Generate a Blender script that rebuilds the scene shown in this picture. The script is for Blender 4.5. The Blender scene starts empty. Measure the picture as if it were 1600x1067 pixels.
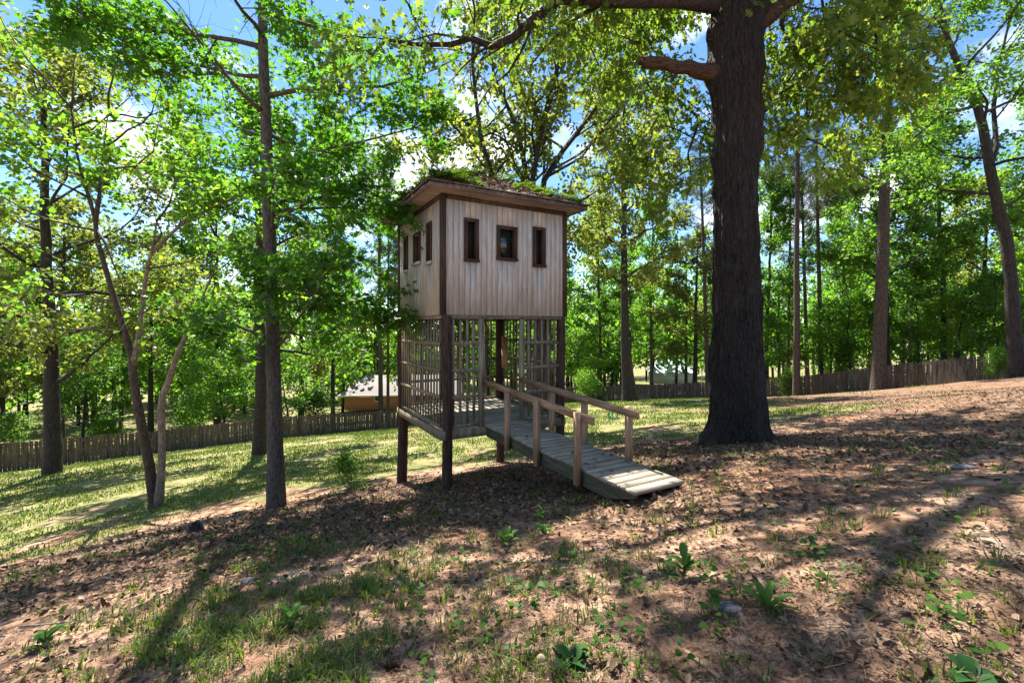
import bpy, math, time
import numpy as np
from mathutils import Vector, Matrix
T0 = time.time()
sc = bpy.context.scene
COL = sc.collection
R = math.radians

# ------------------------------------------------------------------ camera
cam_d = bpy.data.cameras.new('camera')
cam_d.lens = 16.0
cam_d.sensor_width = 36.0
cam_d.shift_y = -0.0134
cam_d.clip_start = 0.05
cam_d.clip_end = 2000
cam = bpy.data.objects.new('camera', cam_d)
COL.objects.link(cam)
cam.location = (0, 0, 0)
cam.rotation_euler = (R(90), 0, 0)
sc.camera = cam

# ------------------------------------------------------------------ sky and sun
SUN_EL, SUN_AZ = R(56), R(-24)          # azimuth from +Y, positive towards +X
world = bpy.data.worlds.new('World')
sc.world = world
world.use_nodes = True
wn, wl = world.node_tree.nodes, world.node_tree.links
wn.clear()
w_out = wn.new('ShaderNodeOutputWorld')
w_bg = wn.new('ShaderNodeBackground'); w_bg.inputs['Strength'].default_value = 0.092
w_sky = wn.new('ShaderNodeTexSky'); w_sky.sky_type = 'NISHITA'; w_sky.sun_disc = False
w_sky.sun_elevation = SUN_EL; w_sky.sun_rotation = SUN_AZ
w_sky.altitude = 1200; w_sky.air_density = 1.0; w_sky.dust_density = 0.15; w_sky.ozone_density = 3.5
w_tc = wn.new('ShaderNodeTexCoord')
w_map = wn.new('ShaderNodeMapping'); w_map.inputs['Scale'].default_value = (1, 1, 1.7)
w_map.inputs['Location'].default_value = (0.35, 0.1, 0.0)
w_noise = wn.new('ShaderNodeTexNoise'); w_noise.inputs['Scale'].default_value = 4.2
w_noise.inputs['Detail'].default_value = 9; w_noise.inputs['Roughness'].default_value = 0.55
w_ramp = wn.new('ShaderNodeValToRGB')
w_ramp.color_ramp.elements[0].position = 0.52; w_ramp.color_ramp.elements[1].position = 0.68
w_mix = wn.new('ShaderNodeMix'); w_mix.data_type = 'RGBA'
w_mix.inputs['B'].default_value = (6.0, 6.15, 6.4, 1)
wl.new(w_tc.outputs['Generated'], w_map.inputs['Vector'])
wl.new(w_map.outputs['Vector'], w_noise.inputs['Vector'])
wl.new(w_noise.outputs['Fac'], w_ramp.inputs['Fac'])
wl.new(w_ramp.outputs['Color'], w_mix.inputs['Factor'])
w_hs = wn.new('ShaderNodeHueSaturation'); w_hs.inputs['Saturation'].default_value = 1.12; w_hs.inputs['Value'].default_value = 0.88
wl.new(w_sky.outputs['Color'], w_hs.inputs['Color']); wl.new(w_hs.outputs['Color'], w_mix.inputs['A'])
wl.new(w_mix.outputs['Result'], w_bg.inputs['Color'])
wl.new(w_bg.outputs['Background'], w_out.inputs['Surface'])

sun_d = bpy.data.lights.new('sun', 'SUN')
sun_d.energy = 5.0
sun_d.angle = R(0.53)
sun_d.color = (1.0, 0.95, 0.87)
sun = bpy.data.objects.new('sun', sun_d)
COL.objects.link(sun)
sdir = Vector((math.sin(SUN_AZ) * math.cos(SUN_EL), math.cos(SUN_AZ) * math.cos(SUN_EL), math.sin(SUN_EL)))
sun.rotation_euler = sdir.to_track_quat('Z', 'Y').to_euler()
sun.location = sdir * 60

vs = sc.view_settings
vs.view_transform = 'Standard'; vs.look = 'None'; vs.gamma = 1.0; vs.use_curve_mapping = False
vs.exposure = 1.76
sc.render.engine = 'CYCLES'
cy = sc.cycles
cy.max_bounces = 6; cy.diffuse_bounces = 3; cy.glossy_bounces = 2
cy.transmission_bounces = 5; cy.transparent_max_bounces = 4
cy.use_denoising = True
cy.sample_clamp_indirect = 6.0
cy.caustics_reflective = False; cy.caustics_refractive = False

# ------------------------------------------------------------------ helpers
F0, HZ = 711.0, 512.0
def at(px, py, Z):                       # reference pixel + distance -> point in the place
    return np.array([(px - 800) / F0 * Z, Z, (HZ - py) / F0 * Z])
def rng_(s): return np.random.default_rng(s)
def norm(a): return a / np.maximum(np.linalg.norm(a, axis=-1, keepdims=True), 1e-9)

def hash3(ix, iy, iz, s):
    n = (ix * 374761393 + iy * 668265263 + iz * 2147483647 + s * 1274126177) & 0xffffffff
    n = ((n ^ (n >> 13)) * 1274126177) & 0xffffffff
    n = n ^ (n >> 16)
    return (n & 0xffff) / 65535.0
def vnoise(x, y, z=0.0, s=0):
    x, y, z = np.broadcast_arrays(np.asarray(x, float), np.asarray(y, float), np.asarray(z, float))
    ix, iy, iz = np.floor(x).astype(np.int64), np.floor(y).astype(np.int64), np.floor(z).astype(np.int64)
    fx, fy, fz = x - ix, y - iy, z - iz
    fx, fy, fz = [f * f * (3 - 2 * f) for f in (fx, fy, fz)]
    r = 0
    for dx in (0, 1):
        for dy in (0, 1):
            for dz in (0, 1):
                r = r + hash3(ix + dx, iy + dy, iz + dz, s) * (fx if dx else 1 - fx) * (fy if dy else 1 - fy) * (fz if dz else 1 - fz)
    return r
def fbm(x, y, z=0.0, s=0, o=4):
    r, a, t = 0, 1.0, 0
    for k in range(o):
        r = r + a * vnoise(np.asarray(x) * 2 ** k, np.asarray(y) * 2 ** k, np.asarray(z) * 2 ** k, s + k); t += a; a *= .5
    return r / t
def sstep(a, b, x):
    t = np.clip((x - a) / (b - a), 0, 1); return t * t * (3 - 2 * t)

def link(o, parent=None):
    COL.objects.link(o)
    if parent is not None: o.parent = parent
    return o
def mesh_np(name, V, Fs, smooth=False):
    V = np.asarray(V, np.float32)
    Fs = [np.asarray(f, np.int32) for f in Fs if len(f)]
    me = bpy.data.meshes.new(name)
    me.vertices.add(len(V)); me.vertices.foreach_set('co', V.ravel())
    nl = sum(f.size for f in Fs); npol = sum(len(f) for f in Fs)
    me.loops.add(nl); me.loops.foreach_set('vertex_index', np.concatenate([f.ravel() for f in Fs]))
    st, o = [], 0
    for f in Fs:
        st.append(o + np.arange(len(f)) * f.shape[1]); o += f.size
    me.polygons.add(npol); me.polygons.foreach_set('loop_start', np.concatenate(st).astype(np.int32))
    if smooth: me.polygons.foreach_set('use_smooth', np.ones(npol, bool))
    me.update(calc_edges=True)
    return me
class Geo:
    def __init__(self): self.V, self.F, self.n = [], {}, 0
    def add(self, V, *Fs):
        for f in Fs:
            f = np.asarray(f, np.int64)
            if len(f): self.F.setdefault(f.shape[1], []).append(f + self.n)
        self.V.append(np.asarray(V, float)); self.n += len(V)
    def box(self, x0, x1, y0, y1, z0, z1):
        v = [(x, y, z) for z in (z0, z1) for y in (y0, y1) for x in (x0, x1)]
        self.add(v, [(0, 2, 3, 1), (4, 5, 7, 6), (0, 1, 5, 4), (2, 6, 7, 3), (0, 4, 6, 2), (1, 3, 7, 5)])
        return self
    def beam(self, p, q, w, h, side=None):      # rectangular bar p->q, w across, h vertical-ish
        p, q = np.array(p, float), np.array(q, float)
        d = norm(q - p)
        s = np.cross(d, (0, 0, 1)) if side is None else np.array(side, float)
        s = norm(s) if np.linalg.norm(s) > 1e-6 else np.array((1., 0, 0))
        u = np.cross(s, d)
        v = [c + s * a * w / 2 + u * b * h / 2 for c in (p, q) for b in (-1, 1) for a in (-1, 1)]
        self.add(v, [(0, 2, 3, 1), (4, 5, 7, 6), (0, 1, 5, 4), (2, 6, 7, 3), (0, 4, 6, 2), (1, 3, 7, 5)])
        return self
    def tube(self, pts, rad, n=8, cap=True, jit=0, seed=0):
        pts = np.asarray(pts, float); rad = np.broadcast_to(np.asarray(rad, float), (len(pts),))
        t = norm(np.gradient(pts, axis=0))
        ref = np.array([1., 0, 0]) if abs(t[0][0]) < .8 else np.array([0, 1., 0])
        a = norm(ref - t * (t @ ref)[:, None]); b = np.cross(t, a)
        th = np.arange(n) / n * 2 * np.pi
        rr = rad[:, None] * np.ones(n)
        if jit: rr = rr * (1 + jit * (vnoise(np.cos(th)[None] * 1.7 + seed, np.sin(th)[None] * 1.7, np.arange(len(pts))[:, None] * .7, seed) - .5) * 2)
        V = pts[:, None] + rr[..., None] * (a[:, None] * np.cos(th)[None, :, None] + b[:, None] * np.sin(th)[None, :, None])
        m = len(pts); i = np.arange(m - 1)[:, None] * n; j = np.arange(n)[None]; k = (j + 1) % n
        Q = np.stack([i + j, i + k, i + n + k, i + n + j], -1).reshape(-1, 4)
        V = V.reshape(-1, 3)
        if cap:
            V = np.vstack([V, pts[0], pts[-1]]); jj = np.arange(n); kk = (jj + 1) % n
            T = np.concatenate([np.stack([kk, jj, np.full(n, m * n)], 1), np.stack([(m - 1) * n + jj, (m - 1) * n + kk, np.full(n, m * n + 1)], 1)])
            self.add(V, Q, T)
        else: self.add(V, Q)
        return self
    def mesh(self, name, smooth=False):
        return mesh_np(name, np.concatenate(self.V), [np.concatenate(f) for f in self.F.values()], smooth)
    def obj(self, name, mat, parent=None, smooth=False):
        me = self.mesh(name, smooth); me.materials.append(mat)
        return link(bpy.data.objects.new(name, me), parent)
def tag(o, label, cat=None, group=None, kind=None):
    o['label'] = label
    if cat: o['category'] = cat
    if group: o['group'] = group
    if kind: o['kind'] = kind
    return o
def empty(name, loc, rz=0):
    o = bpy.data.objects.new(name, None); o.location = loc; o.rotation_euler = (0, 0, rz)
    return link(o)

# ------------------------------------------------------------------ materials
def newmat(name):
    m = bpy.data.materials.new(name); m.use_nodes = True
    nt = m.node_tree; nt.nodes.clear()
    out = nt.nodes.new('ShaderNodeOutputMaterial')
    return m, nt, nt.nodes, nt.links, out
def ramp(N, stops):
    r = N.new('ShaderNodeValToRGB'); e = r.color_ramp.elements
    e[0].position, e[0].color = stops[0][0], (*stops[0][1], 1)
    e[1].position, e[1].color = stops[-1][0], (*stops[-1][1], 1)
    for p, c in stops[1:-1]:
        x = e.new(p); x.color = (*c, 1)
    return r
def m_wood(name, dark, mid, light, scale=(30, 30, 2.2), rough=.85, bump=.25, var=.35, moss=None, low=1.1):
    m, nt, N, L, out = newmat(name)
    b = N.new('ShaderNodeBsdfPrincipled'); b.inputs['Roughness'].default_value = rough; b.inputs['Specular IOR Level'].default_value = .25
    tc = N.new('ShaderNodeTexCoord'); oi = N.new('ShaderNodeObjectInfo')
    ad = N.new('ShaderNodeVectorMath'); ad.operation = 'ADD'
    sc_ = N.new('ShaderNodeVectorMath'); sc_.operation = 'SCALE'; sc_.inputs['Scale'].default_value = 37.0
    co = N.new('ShaderNodeCombineXYZ')
    for k in 'XYZ': L.new(oi.outputs['Random'], co.inputs[k])
    L.new(co.outputs[0], sc_.inputs[0]); L.new(tc.outputs['Object'], ad.inputs[0]); L.new(sc_.outputs[0], ad.inputs[1])
    mp = N.new('ShaderNodeMapping'); mp.inputs['Scale'].default_value = scale
    L.new(ad.outputs[0], mp.inputs['Vector'])
    n1 = N.new('ShaderNodeTexNoise'); n1.inputs['Scale'].default_value = 1; n1.inputs['Detail'].default_value = 7; n1.inputs['Roughness'].default_value = .65
    L.new(mp.outputs[0], n1.inputs['Vector'])
    r = ramp(N, [(.3, dark), (.5, mid), (.7, light)])
    L.new(n1.outputs['Fac'], r.inputs['Fac'])
    n2 = N.new('ShaderNodeTexNoise'); n2.inputs['Scale'].default_value = 1.8; n2.inputs['Detail'].default_value = 5
    L.new(ad.outputs[0], n2.inputs['Vector'])
    v1 = N.new('ShaderNodeMath'); v1.operation = 'MULTIPLY_ADD'; v1.inputs[1].default_value = low; v1.inputs[2].default_value = 1 - low / 2
    L.new(n2.outputs['Fac'], v1.inputs[0])
    v2 = N.new('ShaderNodeMath'); v2.operation = 'MULTIPLY_ADD'; v2.inputs[1].default_value = var; v2.inputs[2].default_value = 1 - var / 2
    L.new(oi.outputs['Random'], v2.inputs[0])
    v3 = N.new('ShaderNodeMath'); v3.operation = 'MULTIPLY'; L.new(v1.outputs[0], v3.inputs[0]); L.new(v2.outputs[0], v3.inputs[1])
    hs = N.new('ShaderNodeHueSaturation'); L.new(r.outputs[0], hs.inputs['Color']); L.new(v3.outputs[0], hs.inputs['Value'])
    last = hs.outputs[0]
    if moss:
        n3 = N.new('ShaderNodeTexNoise'); n3.inputs['Scale'].default_value = 3.1; n3.inputs['Detail'].default_value = 6
        L.new(ad.outputs[0], n3.inputs['Vector'])
        r3 = ramp(N, [(.5, (0, 0, 0)), (.72, (.8, .8, .8))]); L.new(n3.outputs['Fac'], r3.inputs['Fac'])
        mx = N.new('ShaderNodeMix'); mx.data_type = 'RGBA'; L.new(r3.outputs[0], mx.inputs['Factor']); L.new(last, mx.inputs['A']); mx.inputs['B'].default_value = (*moss, 1)
        last = mx.outputs['Result']
    L.new(last, b.inputs['Base Color'])
    if bump:
        bp = N.new('ShaderNodeBump'); bp.inputs['Strength'].default_value = bump; bp.inputs['Distance'].default_value = .02
        L.new(n1.outputs['Fac'], bp.inputs['Height']); L.new(bp.outputs[0], b.inputs['Normal'])
    L.new(b.outputs[0], out.inputs[0])
    return m
def m_bark(name, dark, light, scale=(9, 9, 1.6), bump=.9, dist=.05, spots=None):
    m, nt, N, L, out = newmat(name)
    b = N.new('ShaderNodeBsdfPrincipled'); b.inputs['Roughness'].default_value = .8; b.inputs['Specular IOR Level'].default_value = .3
    tc = N.new('ShaderNodeTexCoord'); mp = N.new('ShaderNodeMapping'); mp.inputs['Scale'].default_value = scale
    L.new(tc.outputs['Object'], mp.inputs['Vector'])
    n1 = N.new('ShaderNodeTexNoise'); n1.inputs['Scale'].default_value = 1.6; n1.inputs['Detail'].default_value = 8; n1.inputs['Roughness'].default_value = .6; n1.inputs['Distortion'].default_value = .6
    L.new(mp.outputs[0], n1.inputs['Vector'])
    vo = N.new('ShaderNodeTexVoronoi'); vo.feature = 'DISTANCE_TO_EDGE'; vo.inputs['Scale'].default_value = 2.2
    L.new(mp.outputs[0], vo.inputs['Vector'])
    ml = N.new('ShaderNodeMath'); ml.operation = 'MULTIPLY_ADD'; ml.inputs[1].default_value = .9; L.new(vo.outputs['Distance'], ml.inputs[0]); L.new(n1.outputs['Fac'], ml.inputs[2])
    mid = tuple((a + c) / 2 for a, c in zip(dark, light))
    r = ramp(N, [(.38, dark), (.62, mid), (.95, light)]); L.new(ml.outputs[0], r.inputs['Fac'])
    last = r.outputs[0]
    if spots:
        n3 = N.new('ShaderNodeTexNoise'); n3.inputs['Scale'].default_value = 3.0; n3.inputs['Detail'].default_value = 7
        L.new(tc.outputs['Object'], n3.inputs['Vector'])
        r3 = ramp(N, [(.55, (0, 0, 0)), (.68, (.8, .8, .8))]); L.new(n3.outputs['Fac'], r3.inputs['Fac'])
        mx = N.new('ShaderNodeMix'); mx.data_type = 'RGBA'; L.new(r3.outputs[0], mx.inputs['Factor']); L.new(last, mx.inputs['A']); mx.inputs['B'].default_value = (*spots, 1)
        last = mx.outputs['Result']
    L.new(last, b.inputs['Base Color'])
    bp = N.new('ShaderNodeBump'); bp.inputs['Strength'].default_value = bump; bp.inputs['Distance'].default_value = dist
    L.new(ml.outputs[0], bp.inputs['Height']); L.new(bp.outputs[0], b.inputs['Normal'])
    L.new(b.outputs[0], out.inputs[0])
    return m
def m_leaf(name, ca, cb, cc, trans=.45, tgain=1.5, rough=.45, gloss=.025):
    m, nt, N, L, out = newmat(name)
    g = N.new('ShaderNodeNewGeometry')
    r = ramp(N, [(0, ca), (.6, cb), (1, cc)]); L.new(g.outputs['Random Per Island'], r.inputs['Fac'])
    d = N.new('ShaderNodeBsdfDiffuse'); L.new(r.outputs[0], d.inputs['Color'])
    t = N.new('ShaderNodeBsdfTranslucent')
    tm = N.new('ShaderNodeMix'); tm.data_type = 'RGBA'; tm.blend_type = 'MULTIPLY'; tm.inputs['Factor'].default_value = 1
    L.new(r.outputs[0], tm.inputs['A']); tm.inputs['B'].default_value = (1.25 * tgain, 1.3 * tgain, .55 * tgain, 1)
    L.new(tm.outputs['Result'], t.inputs['Color'])
    mx = N.new('ShaderNodeMixShader'); mx.inputs[0].default_value = trans
    L.new(d.outputs[0], mx.inputs[1]); L.new(t.outputs[0], mx.inputs[2])
    gl = N.new('ShaderNodeBsdfGlossy'); gl.inputs['Roughness'].default_value = rough
    m2 = N.new('ShaderNodeMixShader'); m2.inputs[0].default_value = gloss
    L.new(mx.outputs[0], m2.inputs[1]); L.new(gl.outputs[0], m2.inputs[2]); L.new(m2.outputs[0], out.inputs[0])
    return m
def m_plain(name, col, rough=.7, spec=.3, var=0.0, scale=8, metal=0):
    m, nt, N, L, out = newmat(name)
    b = N.new('ShaderNodeBsdfPrincipled'); b.inputs['Roughness'].default_value = rough; b.inputs['Specular IOR Level'].default_value = spec; b.inputs['Metallic'].default_value = metal
    tc = N.new('ShaderNodeTexCoord'); n = N.new('ShaderNodeTexNoise'); n.inputs['Scale'].default_value = scale; n.inputs['Detail'].default_value = 6
    L.new(tc.outputs['Object'], n.inputs['Vector'])
    r = ramp(N, [(.3, tuple(c * (1 - var) for c in col)), (.7, tuple(min(1, c * (1 + var)) for c in col))])
    L.new(n.outputs['Fac'], r.inputs['Fac']); L.new(r.outputs[0], b.inputs['Base Color']); L.new(b.outputs[0], out.inputs[0])
    return m
def m_island(name, stops, rough=.8, trans=0):
    m, nt, N, L, out = newmat(name)
    g = N.new('ShaderNodeNewGeometry'); r = ramp(N, stops); L.new(g.outputs['Random Per Island'], r.inputs['Fac'])
    b = N.new('ShaderNodeBsdfPrincipled'); b.inputs['Roughness'].default_value = rough; b.inputs['Specular IOR Level'].default_value = .2
    L.new(r.outputs[0], b.inputs['Base Color'])
    if trans:
        t = N.new('ShaderNodeBsdfTranslucent'); L.new(r.outputs[0], t.inputs['Color'])
        mx = N.new('ShaderNodeMixShader'); mx.inputs[0].default_value = trans
        L.new(b.outputs[0], mx.inputs[1]); L.new(t.outputs[0], mx.inputs[2]); L.new(mx.outputs[0], out.inputs[0])
    else: L.new(b.outputs[0], out.inputs[0])
    return m
M = dict(
    siding=m_wood('weathered_siding', (.31, .275, .222), (.475, .43, .355), (.67, .62, .53), (60, 60, 2.6), bump=.25, var=.07, low=.38),
    trim=m_wood('dark_brown_trim', (.028, .017, .012), (.06, .036, .025), (.11, .07, .05), (22, 22, 2), var=.2),
    roofwood=m_wood('soffit_wood', (.12, .085, .058), (.21, .155, .11), (.30, .235, .175), (2, 22, 22), var=.2),
    fascia=m_wood('weathered_fascia', (.06, .046, .034), (.13, .10, .075), (.21, .17, .13), (22, 22, 22), var=.2),
    pole=m_bark('creosote_pole', (.014, .007, .005), (.085, .045, .03), (14, 14, 1.4), .4, .02),
    slat=m_wood('grey_lattice_wood', (.08, .062, .04), (.185, .148, .097), (.33, .275, .19), (34, 34, 2), var=.4),
    deck=m_wood('grey_deck_wood', (.14, .112, .08), (.27, .228, .168), (.39, .34, .265), (3, 40, 40), var=.35),
    floor=m_wood('grey_floor_wood', (.13, .11, .085), (.27, .235, .18), (.40, .36, .29), (3, 40, 40), var=.35),
    stringer=m_wood('mossy_stringer', (.03, .028, .02), (.07, .06, .042), (.13, .115, .08), (30, 3, 30), var=.1, moss=(.045, .06, .02)),
    rail=m_wood('treated_pine', (.17, .10, .055), (.31, .195, .11), (.44, .30, .185), (26, 26, 3), var=.2),
    raill=m_wood('treated_pine_rail', (.17, .10, .055), (.31, .195, .11), (.44, .30, .185), (26, 3, 26), var=.2),
    picket=m_wood('fence_picket', (.035, .028, .022), (.085, .068, .052), (.16, .13, .10), (16, 16, 1.2), var=.5),
    oakbark=m_bark('oak_bark', (.003, .0024, .0019), (.056, .045, .036), (13, 13, 2.6), 1.0, .08, spots=(.035, .022, .013)),
    greybark=m_bark('grey_bark', (.014, .012, .010), (.16, .14, .115), (26, 26, 4.5), .8, .03),
    pale_litb=m_bark('pale_and_sunlit_bark', (.07, .05, .036), (.30, .24, .185), (12, 12, 3), .5, .02, spots=(.32, .28, .22)),  # pale twigs, and sunlight painted onto the redbud's second stem
    brownb=m_bark('brown_bark', (.02, .014, .010), (.12, .085, .06), (14, 14, 3), .6, .03),
    pineb=m_bark('pine_bark', (.022, .015, .011), (.13, .095, .07), (7, 7, 2.6), .8, .05),
    darkb=m_bark('dark_bark', (.010, .008, .007), (.065, .052, .042), (10, 10, 2), .8, .05),
    redwood=m_bark('broken_wood', (.014, .009, .006), (.10, .058, .035), (3, 14, 14), .8, .03),
    gum=m_leaf('sweetgum_leaf', (.030, .09, .010), (.045, .12, .014), (.08, .16, .018), .55, 2.1),
    redbud=m_leaf('redbud_leaf', (.045, .10, .018), (.07, .15, .022), (.15, .21, .03), .55, 2.2),
    oak=m_leaf('oak_leaf', (.045, .085, .014), (.08, .125, .022), (.135, .15, .03), .55, 2.3),
    olive=m_leaf('olive_leaf', (.06, .085, .022), (.10, .125, .035), (.17, .175, .05), .55, 2.1),
    green=m_leaf('forest_leaf', (.035, .085, .014), (.06, .13, .02), (.11, .175, .028), .57, 2.3),
    bright=m_leaf('bright_leaf', (.05, .12, .014), (.08, .17, .02), (.14, .20, .03), .57, 2.3),
    deep=m_leaf('deep_leaf', (.03, .075, .014), (.05, .11, .018), (.085, .145, .022), .55, 2.3),
    needle=m_leaf('pine_needle', (.035, .06, .018), (.055, .085, .025), (.09, .11, .035), .3, 1.2),
    fern=m_leaf('fern_leaf', (.045, .10, .016), (.08, .15, .02), (.17, .20, .04), .45, 1.3),
    grass=m_leaf('grass_blade', (.06, .115, .018), (.105, .165, .028), (.22, .23, .07), .4, 1.2),
    weed=m_leaf('weed_leaf', (.035, .10, .016), (.06, .14, .022), (.095, .17, .028), .35, 1.1, gloss=.008),
    weedd=m_leaf('dark_weed_leaf', (.02, .065, .018), (.03, .085, .022), (.045, .10, .025), .3, 1.2, gloss=.012),
    litter=m_island('dead_leaf', [(0, (.036, .021, .013)), (.4, (.105, .060, .036)), (.8, (.20, .12, .072)), (1, (.35, .24, .155))], .75, .12),
    straw=m_island('pine_straw', [(0, (.05, .03, .022)), (.5, (.14, .08, .05)), (1, (.30, .19, .12))], .8),
)

# ------------------------------------------------------------------ terrain
CTRL = np.array([
    (0, 0, -1.28), (1.26, 4.55, -1.84), (1.95, 4.9, -1.74), (-1.05, 7.35, -2.62), (-2.38, 9.57, -3.23), (-.26, 10.77, -3.18), (1.0, 8.55, -2.55),
    (-3, 2.5, -1.95), (3, 2.5, -1.14), (6, 4, -1.08), (8, 8, -1.8), (-6, 4, -2.75), (12, 4, -.75), (17, 15, -1.98), (11.5, 10, -1.5), (24, 21, -2.6), (14.5, 16, -2.45), (-14, 4, -4.6),
    (0, -8, -.2), (10, -8, .7), (-10, -8, -1.8), (40, -8, 2.5), (-40, -8, -6),
    (-20.2, 20, -6.41), (-8.6, 11, -4.33), (-4.55, 8.8, -3.44), (-11.1, 20, -5.57), (4.23, 8.6, -2.15), (8.1, 32, -5.2), (22.5, 36, -5.5), (24.9, 31, -4.27), (26.5, 24, -2.6),
    (-36.5, 22.5, -8.2), (-29.6, 26.3, -8.36), (-24.2, 31.8, -8.77), (-17.4, 34.5, -8.44), (-9.6, 40, -8.8), (-2.2, 45, -8.4), (6.75, 48, -7.9),
    (9.5, 48, -7.83), (17.2, 45.6, -7.25), (22.3, 39.6, -6.13), (26.3, 34, -4.73), (27.9, 31, -4.0), (29.2, 26.3, -3.1), (30.4, 20, -1.9),
    (-60, 70, -14), (-20, 75, -13), (15, 80, -11), (60, 70, -8), (60, 20, -2), (-60, 15, -10),
    (-150, 160, -18), (0, 180, -16), (150, 160, -12), (150, -60, 0), (-150, -60, -12), (0, -120, 2), (300, 100, -8), (-300, 100, -18), (0, 330, -18)], float)
def _tps(r2): return np.where(r2 > 1e-12, r2 * np.log(np.maximum(r2, 1e-12)) * .5, 0)
_n = len(CTRL)
_A = np.zeros((_n + 3, _n + 3))
_A[:_n, :_n] = _tps(((CTRL[:, None, :2] - CTRL[None, :, :2]) ** 2).sum(-1))
_A[:_n, _n] = 1; _A[:_n, _n + 1:] = CTRL[:, :2]; _A[_n:, :_n] = _A[:_n, _n:].T
_W = np.linalg.solve(_A, np.concatenate([CTRL[:, 2], np.zeros(3)]))
def H0(x, y):
    x, y = np.broadcast_arrays(np.asarray(x, float), np.asarray(y, float)); sh = x.shape; x, y = x.ravel(), y.ravel()
    r = np.empty(len(x))
    for i in range(0, len(x), 20000):
        s = slice(i, i + 20000)
        r[s] = _tps((x[s, None] - CTRL[:, 0]) ** 2 + (y[s, None] - CTRL[:, 1]) ** 2) @ _W[:_n] + _W[_n] + _W[_n + 1] * x[s] + _W[_n + 2] * y[s]
    return r.reshape(sh)
def micro(x, y):
    near = 1 / (1 + (np.hypot(x, y) / 14) ** 2)
    return (.10 * (fbm(x * .45, y * .45, 0, 5) - .5) + near * (.05 * (fbm(x * 2.3, y * 2.3, 0, 9) - .5) + .03 * (fbm(x * 9, y * 9, 0, 13, 3) - .5)))
def H(x, y): return H0(x, y) + micro(np.asarray(x, float), np.asarray(y, float))
def lawn(x, y, pw=.85):          # where grass grows
    n = fbm(x * .22, y * .22, 0, 31) - .5
    n2 = fbm(x * .9, y * .9, 0, 37) - .5
    edge = y - (10.3 + .10 * x + 2.0 * n * 2)
    back = sstep(-1.2, 2.6, edge + n2 * 3)
    right = 1 - sstep(4, 13, x - .10 * y + n * 14 + n2 * 6)
    leftn = sstep(0, 3, (-6.2 - .12 * (y - 4)) - x + n2 * 4) * sstep(5, 8, y)
    back = np.maximum(back, leftn)
    far = sstep(52, 60, y)
    patch = np.exp(-(((x + 1.55 - .0 * y) * .62 + (y - 3.1) * .35) ** 2) / .35 - ((x + 1.5) * .35 - (y - 3.1) * .62) ** 2 / 2.2) * sstep(-.12, .18, n2 + .06)
    return np.clip(np.maximum(back * (.25 + .75 * right) * sstep(-.30, .12, n2 + .10 - .28 * (1 - right) + .10 * sstep(-4, -14, x)), patch * pw), 0, 1) * (1 - far) + far
def littermask(x, y):
    d1 = np.exp(-(((x + 1.5) / 4.5) ** 2 + ((y - 7.2) / 2.0) ** 2)); d2 = np.exp(-(((x - 4.5) / 3.2) ** 2 + ((y - 8.2) / 2.6) ** 2))
    litter_shade = sstep(4, 10, x) * sstep(5, 9, y) * .85; d4 = np.exp(-(((x + 4.5) / 3.5) ** 2 + ((y - 6.3) / 2.2) ** 2))  # right slope: real litter, extended to paint in the missing shade bands
    n = fbm(x * .8, y * .8, 0, 51) - .5
    return np.clip(np.maximum.reduce([d1, d2, litter_shade, d4]) * 1.3 + n * .9, .06, 1)

def axis(lo_, hi_, step, lo, hi, g=1.09):
    a = list(np.arange(lo_, hi_ + 1e-6, step)); s = step
    while a[-1] < hi: s *= g; a.append(a[-1] + s)
    s = step
    while a[0] > lo: s *= g; a.insert(0, a[0] - s)
    return np.array(a)
gx = axis(-5.5, 6.5, .055, -320, 320); gy = axis(1.2, 8.5, .05, -120, 340)
XX, YY = np.meshgrid(gx, gy)
ZZ = H(XX, YY)
nx, ny = len(gx), len(gy)
ii = (np.arange(ny - 1)[:, None] * nx + np.arange(nx - 1)[None]).ravel()
gme = mesh_np('ground', np.stack([XX, YY, ZZ], -1).reshape(-1, 3), [np.stack([ii, ii + 1, ii + nx + 1, ii + nx], 1)], True)
for nm, fn in (('lawn', lawn), ('litter', littermask)):
    at_ = gme.attributes.new(nm, 'FLOAT', 'POINT'); at_.data.foreach_set('value', (fn(XX, YY, .3) if nm == 'lawn' else fn(XX, YY)).ravel().astype(np.float32))
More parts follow.
